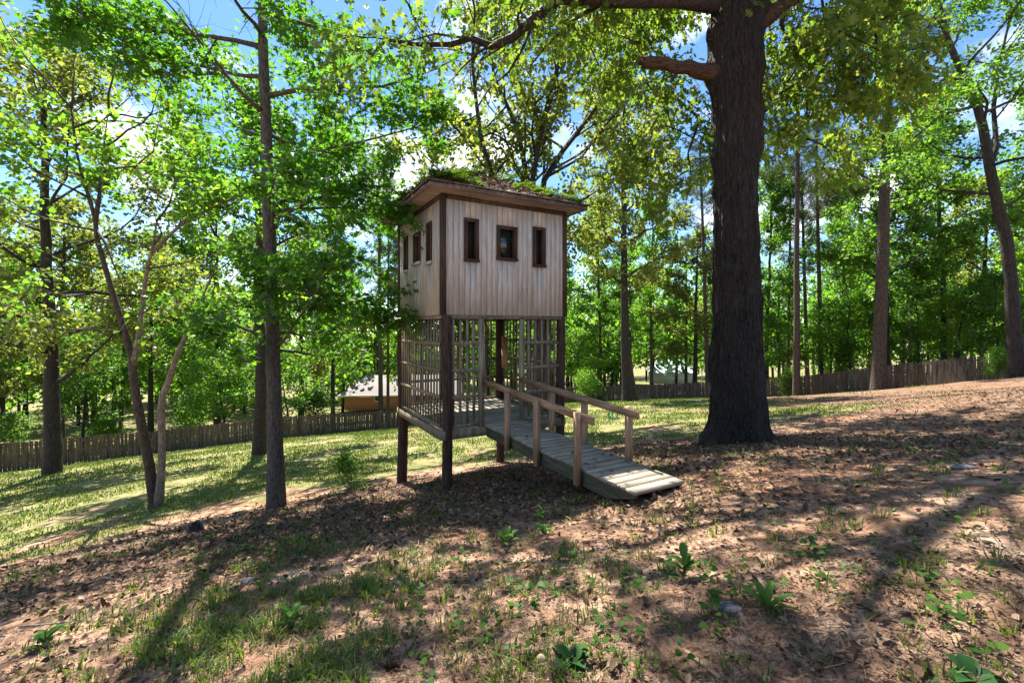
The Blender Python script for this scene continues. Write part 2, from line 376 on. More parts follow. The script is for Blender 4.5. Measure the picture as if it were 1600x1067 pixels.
def m_ground():
    m, nt, N, L, out = newmat('forest_ground')
    b = N.new('ShaderNodeBsdfPrincipled'); b.inputs['Roughness'].default_value = .95; b.inputs['Specular IOR Level'].default_value = .15
    tc = N.new('ShaderNodeTexCoord')
    def noise(s, d=8, r=.6, dist=0):
        n = N.new('ShaderNodeTexNoise'); n.inputs['Scale'].default_value = s; n.inputs['Detail'].default_value = d; n.inputs['Roughness'].default_value = r; n.inputs['Distortion'].default_value = dist
        L.new(tc.outputs['Object'], n.inputs['Vector']); return n
    def mix(f, a, c, bt='MIX'):
        x = N.new('ShaderNodeMix'); x.data_type = 'RGBA'; x.blend_type = bt
        for s, k in ((f, 'Factor'), (a, 'A'), (c, 'B')):
            if hasattr(s, 'links'): L.new(s, x.inputs[k])
            else: x.inputs[k].default_value = s
        return x.outputs['Result']
    def mask(n, a, c, top=1.0):
        r = ramp(N, [(a, (0, 0, 0)), (c, (top,) * 3)]); L.new(n, r.inputs['Fac']); return r.outputs[0]
    big, med, fine, vf = noise(.55, 6, .6, .4), noise(2.6, 9, .65, .6), noise(17, 8, .7), noise(75, 5, .7)
    r1 = ramp(N, [(.3, (.10, .058, .036)), (.43, (.25, .142, .085)), (.54, (.40, .25, .16)), (.70, (.55, .395, .275))]); L.new(med.outputs['Fac'], r1.inputs['Fac'])
    c = r1.outputs[0]
    red = ramp(N, [(.35, (.26, .105, .05)), (.65, (.36, .17, .095))]); L.new(fine.outputs['Fac'], red.inputs['Fac'])
    c = mix(mask(big.outputs['Fac'], .50, .66, .65), c, red.outputs[0])
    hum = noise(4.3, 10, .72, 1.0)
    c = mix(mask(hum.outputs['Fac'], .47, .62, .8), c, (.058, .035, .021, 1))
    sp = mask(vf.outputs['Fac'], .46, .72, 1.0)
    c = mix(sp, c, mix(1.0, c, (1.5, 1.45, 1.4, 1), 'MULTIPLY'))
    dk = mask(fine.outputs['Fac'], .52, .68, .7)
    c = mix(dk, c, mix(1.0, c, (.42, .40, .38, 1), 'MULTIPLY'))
    # leaf litter flecks; on the right slope they also stand in for shade
    vo = N.new('ShaderNodeTexVoronoi'); vo.inputs['Scale'].default_value = 17; vo.inputs['Randomness'].default_value = 1
    L.new(tc.outputs['Object'], vo.inputs['Vector'])
    sx = N.new('ShaderNodeSeparateColor'); L.new(vo.outputs['Color'], sx.inputs[0])
    lr = ramp(N, [(0, (.045, .027, .017)), (.4, (.11, .064, .038)), (.8, (.19, .115, .07)), (1, (.29, .195, .125))]); L.new(sx.outputs[0], lr.inputs['Fac'])
    al = N.new('ShaderNodeAttribute'); al.attribute_name = 'litter'
    c = mix(mask(al.outputs['Fac'], .28, .85, .72), c, lr.outputs[0])
    gr = ramp(N, [(.28, (.08, .10, .028)), (.45, (.14, .155, .045)), (.56, (.23, .205, .085)), (.68, (.35, .26, .16))]); L.new(med.outputs['Fac'], gr.inputs['Fac'])
    ag = N.new('ShaderNodeAttribute'); ag.attribute_name = 'lawn'
    gn = N.new('ShaderNodeMath'); gn.operation = 'MULTIPLY_ADD'; gn.inputs[1].default_value = .5; L.new(fine.outputs['Fac'], gn.inputs[0]); L.new(ag.outputs['Fac'], gn.inputs[2])
    c = mix(mask(gn.outputs[0], .55, 1.0, .9), c, gr.outputs[0])
    L.new(c, b.inputs['Base Color'])
    h = N.new('ShaderNodeMath'); h.operation = 'MULTIPLY_ADD'; h.inputs[1].default_value = .5; L.new(vf.outputs['Fac'], h.inputs[0]); L.new(fine.outputs['Fac'], h.inputs[2])
    bp = N.new('ShaderNodeBump'); bp.inputs['Strength'].default_value = .8; bp.inputs['Distance'].default_value = .03
    L.new(h.outputs[0], bp.inputs['Height']); L.new(bp.outputs[0], b.inputs['Normal']); L.new(b.outputs[0], out.inputs[0])
    return m
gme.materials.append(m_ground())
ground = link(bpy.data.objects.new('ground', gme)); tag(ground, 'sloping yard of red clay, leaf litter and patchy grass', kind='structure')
print('ground', len(gx) * len(gy), time.time() - T0)

# ------------------------------------------------------------------ tower playhouse
TB = np.array((-1.127, 7.35, -2.62)); TA = R(29.5)
WX, WY = 2.44, 2.52
tower = empty('playhouse_tower', TB, TA)
tag(tower, 'square wooden playhouse tower on round poles with lattice lower storey and overgrown roof', 'playhouse')
zc = -TB[2]                               # world z + zc = local z
FL, BB, BT = -1.64 + zc, .215 + zc, 2.17 + zc     # floor top, box bottom, box top (local)
def split(x0, x1, z0, z1, holes):
    """rectangles of [x0,x1]x[z0,z1] minus holes"""
    xs = sorted({x0, x1, *[min(max(h[k], x0), x1) for h in holes for k in (0, 1)]})
    res = []
    for a, c in zip(xs, xs[1:]):
        if c - a < 1e-4: continue
        zz = z0
        for h in sorted([h for h in holes if h[0] <= a + 1e-5 and h[1] >= c - 1e-5], key=lambda h: h[2]):
            res.append((a, c, zz, h[2])); zz = h[3]
        res.append((a, c, zz, z1))
    return res
def wz(z): return z + zc
WIN = [(.513, .21, 1.145, 1.775, False), (1.19, .35, 1.215, 1.72, True), (1.857, .21, 1.145, 1.775, False)]
rb = rng_(11)
glass, nt_, N_, L_, o_ = newmat('dusty_glass')
gb = N_.new('ShaderNodeBsdfPrincipled'); gb.inputs['Base Color'].default_value = (.02, .025, .02, 1); gb.inputs['Roughness'].default_value = .08; gb.inputs['Specular IOR Level'].default_value = .9
L_.new(gb.outputs[0], o_.inputs[0])
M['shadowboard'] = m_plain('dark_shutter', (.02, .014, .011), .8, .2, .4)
# wall frames: (origin, along, outward, length)
sides = {'front': ((0, 0), (1, 0), (0, -1), WX), 'left': ((0, WY), (0, -1), (-1, 0), WY), 'right': ((WX, 0), (0, 1), (1, 0), WY), 'back': ((WX, WY), (-1, 0), (0, 1), WX)}
def sbox(g, side, s0, s1, o0, o1, z0, z1):          # s along the wall, o outward
    (ox, oy), (ax, ay), (nx_, ny_), _ = sides[side]
    xs = [ox + ax * s + nx_ * o for s in (s0, s1) for o in (o0, o1)]; ys = [oy + ay * s + ny_ * o for s in (s0, s1) for o in (o0, o1)]
    g.box(min(xs), max(xs), min(ys), max(ys), z0, z1)
for side in sides:
    Ls = sides[side][3]
    k_ = Ls / 2.44
    wins = [(c * k_, w, z0, z1, p) for c, w, z0, z1, p in WIN]
    holes = [(c - w / 2, c + w / 2, wz(z0), wz(z1)) for c, w, z0, z1, p in wins]
    g = Geo()
    for a, c, z0, z1 in split(.05, Ls - .05, BB + .01, BT - .005, holes): sbox(g, side, a, c, -.055, -.026, z0, z1)
    wall = g.obj('wall', M['trim'], tower)
    nb = 24
    for i in range(nb):
        a, c = i * Ls / nb, (i + 1) * Ls / nb - .003 - .003 * rb.random()
        off = rb.uniform(-.0025, .0025)
        for x0, x1, z0, z1 in split(a, c, BB + rb.uniform(-.006, .004), BT, holes):
            g = Geo(); sbox(g, side, x0, x1, -.024, off, z0, z1); g.obj('siding_board', M['siding'], wall)
    for c, w, z0, z1, pane in wins:
        g = Geo(); f = .062; x0, x1 = c - w / 2, c + w / 2; a, b_ = wz(z0), wz(z1)
        for s0, s1, q0, q1 in ((x0 - .028, x0 + f - .028, a, b_), (x1 - f + .028, x1 + .028, a, b_), (x0 - .028, x1 + .028, b_, b_ + .045)):
            sbox(g, side, s0, s1, .004, .026, q0, q1)
        for s0, s1, q0, q1 in ((x0 + .002, x0 + .03, a, b_), (x1 - .03, x1 - .002, a, b_)):
            sbox(g, side, s0, s1, -.09, .003, q0, q1)
        win = g.obj('window', M['trim'], tower)
        g = Geo(); sbox(g, side, x0 - .035, x1 + .035, .004, .045, a - .05, a - .002); g.obj('sill', M['siding'] if side == 'left' else M['trim'], win)
        g = Geo(); sbox(g, side, x0 + .03, x1 - .03, -.075, -.066, a, b_)
        g.obj('pane' if pane else 'shutter', glass if pane else M['shadowboard'], win)
    # frieze below soffit
    g = Geo(); sbox(g, side, .07, Ls - .07, .004, .024, BT - .075, BT); g.obj('frieze_board', M['trim'], tower)
for cx, cy_ in ((0, 0), (WX, 0), (0, WY), (WX, WY)):
    g = Geo(); sx_, sy_ = (-1 if cx == 0 else 1), (-1 if cy_ == 0 else 1)
    g.box(min(cx + sx_ * .026, cx - sx_ * .062), max(cx + sx_ * .026, cx - sx_ * .062), min(cy_ + sy_ * .003, cy_ + sy_ * .026), max(cy_ + sy_ * .003, cy_ + sy_ * .026), BB - .01, BT)
    g.box(min(cx + sx_ * .003, cx + sx_ * .0255), max(cx + sx_ * .003, cx + sx_ * .0255), min(cy_ + sy_ * .0025, cy_ - sy_ * .062), max(cy_ + sy_ * .0025, cy_ - sy_ * .062), BB - .01, BT)
    g.obj('corner_board', M['trim'], tower)
g = Geo(); g.box(.03, WX - .03, .03, WY - .03, BB - .02, BB + .03); g.obj('box_floor', M['floor'], tower)
for nm, s in (('front', 0), ('back', WY)):
    g = Geo(); g.box(.02, WX - .02, s - .0 if s == 0 else s - .05, s + .05 if s == 0 else s, BB - .065, BB - .022); g.obj('header_beam', M['slat'], tower)
for x in (.0, WX - .05):
    g = Geo(); g.box(x, x + .05, .055, WY - .055, BB - .065, BB - .022); g.obj('header_beam', M['slat'], tower)
# poles
for (x, y, r0) in ((.10, .05, .082), (WX - .06, .07, .085), (.06, WY - .04, .10), (WX - .08, WY - .06, .09)):
    c_, s_ = math.cos(TA), math.sin(TA)
    gxw, gyw = TB[0] + c_ * x - s_ * y, TB[1] + s_ * x + c_ * y
    zb = float(H(gxw, gyw)) - TB[2] - .25
    zz = np.linspace(zb, BB - .021, 22); p = np.stack([x + .012 * np.sin(zz * 2 + x), y + .012 * np.cos(zz * 1.7 + y), zz], 1)
    Geo().tube(p, r0 * (1.06 - .025 * (zz - zb)), 16, jit=.06, seed=int(x * 9 + y * 5) + 3).obj('pole', M['pole'], tower, True)
# floor framing + boards
RB = FL - .035
for y0 in (-.012, WY - .03):
    Geo().box(.0, WX, y0, y0 + .042, RB - .15, RB).obj('rim_joist', M['slat'], tower)
for x0 in (-.02, WX - .02):
    Geo().box(x0, x0 + .042, -.055 + .09, WY + .09, RB - .15, RB - .002).obj('rim_joist', M['slat'], tower)
nb = 18
for i in range(nb):
    y0 = .035 + i * (WY - .07) / nb
    Geo().box(.03, WX - .03, y0, y0 + (WY - .07) / nb - .008, RB, FL + rb.uniform(-.003, .003)).obj('floor_board', M['floor'], tower)
# lattice
LZ0, LZ1 = FL + .0, BB - .075
rails_z = [-.27 + zc, -.71 + zc, -1.15 + zc]
def slat(side, s, w, o, z0=None, z1=None, th=.018):
    g = Geo(); z0 = LZ0 + rb.uniform(-.01, .03) if z0 is None else z0; z1 = LZ1 + rb.uniform(-.01, .05) if z1 is None else z1
    (ox, oy), (ax, ay), (nx_, ny_), _ = sides[side]
    e = rb.uniform(-.012, .012)
    P = lambda ss, z: np.array((ox + ax * ss + nx_ * o, oy + ay * ss + ny_ * o, z))
    g.beam(P(s, z0), P(s + e, z1), w, th, side=(ax, ay, 0)); g.obj('lattice_slat', M['slat'], tower)
def rail_(side, s0, s1, z, o):
    (ox, oy), (ax, ay), (nx_, ny_), _ = sides[side]
    P = lambda ss, zz: np.array((ox + ax * ss + nx_ * o, oy + ay * ss + ny_ * o, zz))
    Geo().beam(P(s0, z + rb.uniform(-.01, .01)), P(s1, z + rb.uniform(-.01, .01)), .022, .058).obj('lattice_rail', M['slat'], tower)
for s in (.20, .325, .455, .575): slat('front', s, .042, -.03)
for s in (1.66, 1.80, 1.94, 2.08, 2.22): slat('front', s, .042, -.03)
for s in (.71, 1.505): slat('front', s, .10, -.02, FL - .1, BB - .025, .04)
for z in rails_z:
    rail_('front', .16, .655, z, -.005); rail_('front', 1.56, 2.30, z, -.005)
for s in np.linspace(.16, WY - .18, 16): slat('left', s, .05, -.03)
for s in np.linspace(.16, WY - .18, 16): slat('right', s, .042, -.03)
for s in np.linspace(.16, WX - .2, 16): slat('back', s, .042, -.03)
for z in rails_z:
    rail_('left', .10, WY - .12, z, -.005); rail_('right', .1, WY - .1, z, -.005); rail_('back', .1, WX - .1, z, -.005)
for sd in ('left', 'right', 'back'):
    g = Geo(); sbox(g, sd, .12, sides[sd][3] - .14, -.048, -.012, FL + .002, FL + .045); g.obj('sole_plate', M['slat'], tower)
g = Geo(); sbox(g, 'front', .18, .655, -.045, -.008, FL + .002, FL + .04); sbox(g, 'front', 1.56, 2.28, -.045, -.008, FL + .002, FL + .04); g.obj('sole_plate', M['slat'], tower)
Geo().beam((2.18, 1.9, FL + .75), (2.18, 1.9, FL + 1.45), .02, .26).obj('inner_board', M['rail'], tower)
# roof
OV = .33; EZ = BT + .012; AP = 3.04 + zc
ex0, ex1, ey0, ey1 = -OV, WX + OV - .06, -OV, WY + .16
mx_, my_ = WX / 2, WY / 2
Geo().box(ex0 + .02, ex1 - .02, ey0 + .02, ey1 - .02, EZ, EZ + .014).obj('soffit', M['roofwood'], tower)
for (x0, x1, y0, y1) in ((ex0, ex1, ey0 - .002, ey0 + .018), (ex0, ex1, ey1 - .018, ey1 + .002), (ex0 - .002, ex0 + .018, ey0 + .02, ey1 - .02), (ex1 - .018, ex1 + .002, ey0 + .02, ey1 - .02)):
    Geo().box(x0, x1, y0, y1, EZ - .015, EZ + .05).obj('fascia_board', M['fascia'], tower)
M['shingle'] = m_wood('old_shingle', (.05, .036, .028), (.12, .085, .065), (.22, .165, .13), (6, 6, 6), var=.3, moss=(.07, .085, .03))
zE = EZ + .053; e_ = .03
cor = [(ex0 - e_, ey0 - e_), (ex1 + e_, ey0 - e_), (ex1 + e_, ey1 + e_), (ex0 - e_, ey1 + e_)]
roof = None
for k in range(4):
    a, c = np.array(cor[k]), np.array(cor[(k + 1) % 4]); ap = np.array((mx_, my_))
    nr = 9
    g0 = Geo(); g0.add([(*a, zE), (*c, zE), (*ap, AP)], [(0, 1, 2)]); rp = g0.obj('roof', M['shingle'], tower)
    for i in range(nr):                      # courses of shingles
        f0, f1 = i / nr, min(1, (i + 1.15) / nr)
        p = lambda q, f: np.array((*(q + (ap - q) * f), zE + (AP - zE) * f))
        g = Geo(); up = np.array((0, 0, .016)); lo = np.array((0, 0, .004))
        a0, c0, a1, c1 = p(a, f0), p(c, f0), p(a, f1), p(c, f1)
        g.add([a0 + lo, c0 + lo, c1 + lo, a1 + lo, a0 + up * 1.6, c0 + up * 1.6, c1 + lo * 1.5, a1 + lo * 1.5], [(0, 1, 5, 4), (4, 5, 6, 7), (1, 2, 6, 5), (0, 4, 7, 3)])
        g.obj('shingle_course', M['shingle'], rp)
print('tower', time.time() - T0)

# ------------------------------------------------------------------ ramp (level footbridge from the slope to the doorway)
ramp_o = empty('ramp', TB, TA)
tag(ramp_o, 'grey plank ramp with brown timber handrails leading into the playhouse tower', 'ramp')
RX0, RX1 = .765, 1.475; RL = 3.52
def rz(t): return FL + .008 - .055 * t / RL          # deck height along ramp
nb = 25
for i in range(nb):
    t0 = -.02 + i * (RL + .02) / nb; t1 = t0 + (RL + .02) / nb - .003
    g = Geo(); j = rb.uniform(-.012, .012); zt = rz((t0 + t1) / 2)
    g.beam((RX0 - .012 + j, -(t0 + t1) / 2, zt - .018), (RX1 + .012 + j, -(t0 + t1) / 2 + rb.uniform(-.003, .003), zt - .018 + rb.uniform(-.0015, .0015)), t1 - t0, .036, side=(0, 1, 0))
    g.obj('deck_board', M['deck'], ramp_o)
for x in (RX0 + .005, (RX0 + RX1) / 2, RX1 - .045):
    g = Geo(); y1 = -RL + .02
    v = [(xx, yy, zz_) for xx in (x, x + .04) for yy, zz_ in ((-.06, rz(0) - .04), (y1, rz(RL) - .04), (y1, rz(RL) - .075), (y1 + .40, rz(RL) - .205), (-.06, rz(0) - .20))]
    g.add(v, [(0, 1, 2, 3, 4), (9, 8, 7, 6, 5)]); g.add(v, [(0, 5, 6, 1), (1, 6, 7, 2), (2, 7, 8, 3), (3, 8, 9, 4), (4, 9, 5, 0)])
    g.obj('stringer', M['stringer'], ramp_o)
for x, o in ((RX0, -.047), (RX1, .047)):
    sgn = -1 if o < 0 else 1
    xr = x + sgn * .055
    for t in (.89, 1.72, 2.62):
        z1 = rz(t) + .665 + .01 * rb.random()
        Geo().box(xr - .036, xr + .036, -t - .036, -t + .036, rz(t) - .2 - .02 * rb.random(), z1).obj('rail_post', M['rail'], ramp_o)
    xi = xr - sgn * .058 if sgn < 0 else xr - .058
    Geo().beam((xi, .0, rz(0) + .71), (xi, -2.84, rz(2.84) + .595), .04, .092).obj('handrail', M['raill'], ramp_o)

# ------------------------------------------------------------------ fences
def fence(name, poly, label, hgt, gap, seed, rail_side):
    r = rng_(seed)
    P = np.array(poly, float); seg = np.hypot(*np.diff(P, axis=0).T); cum = np.concatenate([[0], np.cumsum(seg)])
    tot = cum[-1]
    def pos(s):
        return np.array([np.interp(s, cum, P[:, 0]), np.interp(s, cum, P[:, 1])])
    b0 = pos(0); root = empty(name, (b0[0], b0[1], float(H(*b0))))
    tag(root, label, 'fence')
    base = np.array(root.location)
    meshes = []
    w = .138
    for k in range(6):
        g = Geo(); h = hgt + r.uniform(-.02, .03)
        c1, c2 = .025, .035
        v = [(-w / 2, 0), (w / 2, 0), (w / 2, h - c2), (w / 2 - c1, h), (-w / 2 + c1, h), (-w / 2, h - c2)]
        VV = [(x, y, z) for y in (-.009, .009) for x, z in v]
        g.add(VV, [(0, 1, 2, 3, 4, 5), (11, 10, 9, 8, 7, 6)]); g.add(VV, [(i, i + 6, (i + 1) % 6 + 6, (i + 1) % 6) for i in range(6)])
        me = g.mesh('picket'); me.materials.append(M['picket']); meshes.append(me)
    step = max(w + gap, tot / 298)
    s = 0
    while s < tot:
        p, q = pos(s), pos(min(s + .3, tot)) ; 
        if s + .3 > tot: p2 = pos(s - .3); ang = math.atan2(p[1] - p2[1], p[0] - p2[0])
        else: ang = math.atan2(q[1] - p[1], q[0] - p[0])
        o = bpy.data.objects.new('picket', meshes[r.integers(6)])
        o.location = (p[0] - base[0], p[1] - base[1], float(H0(*p)) + r.uniform(-.02, .03) - base[2] - .02)
        o.rotation_euler = (r.uniform(-.012, .012), r.uniform(-.018, .018), ang)
        o.scale = (step / (w + gap) * r.uniform(.97, 1.02), 1, 1)
        link(o, root); s += step
    ss = np.unique(np.concatenate([np.linspace(a, b, max(2, int(round((b - a) / 2.4)) + 1)) for a, b in zip(cum, cum[1:])]).round(4)); n = len(ss) - 1
    for i, sv in enumerate(ss):
        p = pos(sv); q = pos(min(sv + .3, tot)); p2 = pos(max(sv - .3, 0)); d = norm(q - p2); nn = np.array([-d[1], d[0]]) * rail_side
        c = p + nn * .10; z = float(H0(*p)) - base[2]
        Geo().box(c[0] - base[0] - .045, c[0] - base[0] + .045, c[1] - base[1] - .045, c[1] - base[1] + .045, z - .3, z + hgt - .12).obj('fence_post', M['picket'], root)
        if i < n:
            p3 = pos(ss[i + 1]); z3 = float(H0(*p3)) - base[2]
            for zf in (.25, .85, hgt - .25):
                a = np.array([*(p + nn * .032 - base[:2]), z + zf]); c_ = np.array([*(p3 + nn * .032 - base[:2]), z3 + zf])
                Geo().beam(a, c_, .04, .085).obj('fence_rail', M['picket'], root)
    return root
fence('picket_fence', [(-36.5, 22.5), (-29.6, 26.3), (-24.2, 31.8), (-17.4, 34.5), (-9.6, 40), (-2.2, 45), (6.75, 48), (9.4, 48)], 'long grey picket fence across the low side of the lawn, brick house beyond it', 1.68, .012, 3, 1)
fence('board_fence', [(9.55, 48), (17.2, 45.6), (22.3, 39.6), (26.3, 34), (27.9, 31), (29.2, 26.3), (30.6, 19)], 'brown board fence climbing the slope in front of the pine woods', 1.70, .006, 4, 1)
print('fences', time.time() - T0)

# ------------------------------------------------------------------ buildings beyond
M['brick'] = m_plain('orange_brick', (.36, .17, .085), .9, .2, .25, 14)
M['metalroof'] = m_plain('pale_metal_roof', (.52, .56, .62), .4, .5, .08, 2)
M['paleroof'] = m_plain('pale_shingle_roof', (.19, .165, .155), .85, .2, .12, 5)
M['white'] = m_plain('white_paint', (.75, .74, .70), .5, .3, .04)
M['darkwin'] = m_plain('dark_window', (.02, .022, .025), .1, .8, .1)
M['orange'] = m_plain('orange_bin', (.75, .16, .03), .5, .4, .05)
hb = at(585, 640, 66)
house = empty('brick_house', (hb[0], hb[1], hb[2]), R(6)); tag(house, 'low orange brick house with pale roof beyond the picket fence', 'house')
Geo().box(-4.2, 12, 0, 8, 0, 2.3).obj('wall', M['brick'], house)
g = Geo(); g.add([(-4.9, -1.1, 2.25), (12.6, -1.1, 2.25), (12.6, 9, 2.25), (-4.9, 9, 2.25), (-2, 4, 4.6), (12.6, 4, 4.6)], [(0, 1, 5, 4), (2, 3, 4, 5)], [(3, 0, 4), (1, 2, 5)])
rf = g.obj('roof', M['paleroof'], house); Geo().box(-4.9, 12.6, -1.12, -1.0, 2.1, 2.32).obj('gutter', M['white'], rf)
for x, w, h0, h1 in ((.6, 1.2, 1.2, 2.05), (9.2, 1.3, .9, 2.0)):
    wi = Geo().box(x - w / 2, x + w / 2, -.05, .05, h0, h1).obj('window', M['white'], house); Geo().box(x - w / 2 + .1, x + w / 2 - .1, -.07, -.055, h0 + .1, h1 - .1).obj('pane', M['darkwin'], wi)
Geo().box(6.0, 7.4, -.05, .03, 0, 2.1).obj('door', M['darkwin'], house)
for x in (3.8, 8.2): Geo().box(x - .09, x + .09, -1.0, -.82, 0, 2.2).obj('porch_column', M['white'], house)
Geo().box(4.6, 5.3, -.6, -.1, 0, .9).obj('porch_bin', M['orange'], house)
sb = at(1052, 600, 74)
shed = empty('metal_roof_shed', (sb[0], sb[1], sb[2]), R(-10)); tag(shed, 'pale metal roofed shed glimpsed through trees beyond the fence', 'shed')
Geo().box(-3.2, 3.2, 0, 6, 0, 2.0).obj('wall', M['white'], shed)
g = Geo(); g.add([(-3.8, -.6, 1.9), (3.8, -.6, 1.9), (3.8, 6.6, 1.9), (-3.8, 6.6, 1.9), (-2, 3, 3.8), (2, 3, 3.8)], [(0, 1, 5, 4), (2, 3, 4, 5)], [(3, 0, 4), (1, 2, 5)]); g.obj('roof', M['metalroof'], shed)

# ------------------------------------------------------------------ foliage machinery
LEAF = {
    'diamond': ([(0, 0, 0), (-.36, .5, .07), (0, 1, -.05), (.36, .5, .07)], [[(0, 2, 1), (0, 3, 2)]]),
    'star': ([(0, 0, 0), (-.40, -.02, .02), (-.16, .22, .0), (-.56, .42, .06), (-.17, .52, 0), (0, 1, -.08), (.17, .52, 0), (.56, .42, .06), (.16, .22, 0), (.40, -.02, .02)], [[(0, 9, 8, 7, 6, 5, 4, 3, 2, 1)]]),
    'oak': ([(0, 0, 0), (-.16, .22, .02), (-.07, .34, 0), (-.32, .52, .05), (-.09, .62, -.02), (-.22, .82, 0), (0, 1, -.1), (.22, .82, 0), (.09, .62, -.02), (.32, .52, .05), (.07, .34, 0), (.16, .22, .02)], [[(0, 11, 10, 9, 8, 7, 6, 5, 4, 3, 2, 1)]]),
    'heart': ([(0, 0, 0), (-.28, -.1, .03), (-.48, .2, .06), (-.33, .65, .03), (0, 1, -.06), (.33, .65, .03), (.48, .2, .06), (.28, -.1, .03)], [[(0, 7, 6, 5, 4, 3, 2, 1)]]),
    'lance': ([(0, 0, 0), (-.15, .45, .04), (0, 1, -.12), (.15, .45, .04)], [[(0, 2, 1), (0, 3, 2)]]),
}
_na = np.linspace(-1, 1, 7)
LEAF['dead'] = ([(0, 0, 0), (-.2, .25, .10), (-.27, .62, .17), (.05, 1, .14), (.24, .66, .19), (.19, .28, .08), (0, .5, -.02)], [[(0, 6, 1), (1, 6, 2), (2, 6, 3), (3, 6, 4), (4, 6, 5), (5, 6, 0)]])
LEAF['needles'] = (sum([[(-.02 + .05 * a, 0, .02 * a), (.02 + .05 * a, 0, -.02 * a), (.75 * a, 1 - .35 * a * a, .35 * math.sin(9 * a))] for a in _na], []), [[(3 * i, 3 * i + 1, 3 * i + 2) for i in range(7)]])
def put_leaves(kind, P, D, Nrm, S):
    tv, tf = LEAF[kind]; tv = np.array(tv)
    D = norm(D); X = norm(np.cross(D, Nrm)); Nn = np.cross(X, D)
    V = P[:, None] + S[:, None, None] * (tv[None, :, 0, None] * X[:, None] + tv[None, :, 1, None] * D[:, None] + tv[None, :, 2, None] * Nn[:, None])
    k = len(tv); off = np.arange(len(P)) * k
    Fs = [(np.array(f)[None] + off[:, None, None]).reshape(-1, len(f[0])) for f in tf]
    return V.reshape(-1, 3), Fs
def leaf_mesh(name, r, A, B, per, kind, size, spread=.08, droop=.3, tilt=.6, up=1.0, keep=None):
    idx = np.repeat(np.arange(len(A)), per)
    t = r.uniform(.1, 1.08, len(idx))[:, None]
    P = A[idx] + (B - A)[idx] * t + r.normal(0, spread, (len(idx), 3))
    D = norm(B - A)[idx] * .6 + r.normal(0, .55, (len(idx), 3)) + np.array([0, 0, -droop])
    Nn = np.array([0, 0, up]) + r.normal(0, tilt, (len(idx), 3))
    S = size * r.uniform(.6, 1.25, len(idx))
    if keep is not None:
        m = keep(P); P, D, Nn, S = P[m], D[m], Nn[m], S[m]
    V, Fs = put_leaves(kind, P, D, Nn, S)
    return mesh_np(name, V, Fs)
def clumps(f, th, seed, zt=99, dth=0): return lambda P: fbm(P[:, 0] * f, P[:, 1] * f, P[:, 2] * f * 1.3, seed, 3) > th + dth * sstep(zt - .5, zt + 1.5, P[:, 2]) + .05 * (hash3((P[:, 0] * 1000).astype(np.int64), (P[:, 1] * 1000).astype(np.int64), (P[:, 2] * 1000).astype(np.int64), 5) - .5)
def path(r, p, d, L, n, up=.1, jit=.18):
    pts = [np.array(p, float)]; d = norm(np.array(d, float))
    for i in range(n):
        d = norm(d + r.normal(0, jit, 3) + np.array([0, 0, up]))
        pts.append(pts[-1] + d * L / n)
    return np.array(pts)
def sphere_dirs(r, n): return norm(r.normal(0, 1, (n, 3)))
def grow(r, trunk, trad, limbs, sub=1.6, sublen=.42, twigs=6, twiglen=.7, sides=(12, 7, 5), up=(.06, .04), wood_twigs=False, tw_r=.006, limb_jit=.16, sub_el=.1, flat=.6, tseed=1, thin=.5):
    """wood mesh + twig segments. limbs: (path or (p,d,L), r0)"""
    g = Geo()
    g.tube(trunk, trad, sides[0], jit=.07, seed=tseed)
    A, B = [], []
    for spec, r0 in limbs:
        if isinstance(spec, tuple):
            p, d, L = spec; pts = path(r, p, d, L, 7, up[0], limb_jit)
        else:
            pts = np.asarray(spec, float)
            L = np.sum(np.linalg.norm(np.diff(pts, axis=0), axis=1))
        rad = r0 * (1 - .82 * np.linspace(0, 1, len(pts)) ** .8)
        g.tube(pts, rad, sides[1])
        cl = np.concatenate([[0], np.cumsum(np.linalg.norm(np.diff(pts, axis=0), axis=1))]); cl /= cl[-1]
        ns = max(3, int(L * sub))
        for k in range(ns + 1):
            t = 1.0 if k == ns else .22 + .78 * (k + r.random()) / ns
            t = min(t, 1)
            q = np.array([np.interp(t, cl, pts[:, i]) for i in range(3)])
            i0 = min(int(np.searchsorted(cl, t)), len(pts) - 1); ld = norm(pts[i0] - pts[max(i0 - 1, 0)]) if i0 else norm(pts[1] - pts[0])
            sd = sphere_dirs(r, 1)[0]; sd[2] = sd[2] * flat + sub_el
            d = norm(ld * (.9 if k < ns else 2) + norm(sd) * 1.0)
            SL = max(.5, L * sublen * (1 - .5 * t) * r.uniform(.7, 1.25))
            sp = path(r, q, d, SL, 4, up[1], .2)
            rs = max(.006, float(np.interp(t, np.linspace(0, 1, len(rad)), rad)) * thin)
            g.tube(sp, rs * np.linspace(1, .3, 5), sides[2], cap=False)
            cs = np.linspace(0, 1, 5)
            for w in range(twigs):
                tt = .15 + .85 * (w + r.random()) / twigs
                a = np.array([np.interp(tt, cs, sp[:, i]) for i in range(3)])
                td = sphere_dirs(r, 1)[0]; td[2] = td[2] * flat + .05
                td = norm(norm(sp[-1] - sp[0]) * .55 + td)
                b = a + td * twiglen * r.uniform(.6, 1.3)
                A.append(a); B.append(b)
                if wood_twigs: g.tube(np.array([a, (a + b) / 2 + r.normal(0, .02, 3), b]), [tw_r, tw_r * .8, tw_r * .4], 3, cap=False)
    return g, np.array(A), np.array(B)
def trunk_path(r, h, lean=(0, 0), wob=.15, n=12, zb=-.4):
    z = np.concatenate([[zb], np.linspace(0, h, n)]); t = np.clip(z / h, 0, 1)
    wx = np.cumsum(r.normal(0, 1, len(z))) ; wy = np.cumsum(r.normal(0, 1, len(z)))
    wx -= wx[1]; wy -= wy[1]
    return np.stack([lean[0] * t + wob * wx * t ** .5 * .4, lean[1] * t + wob * wy * t ** .5 * .4, z], 1)
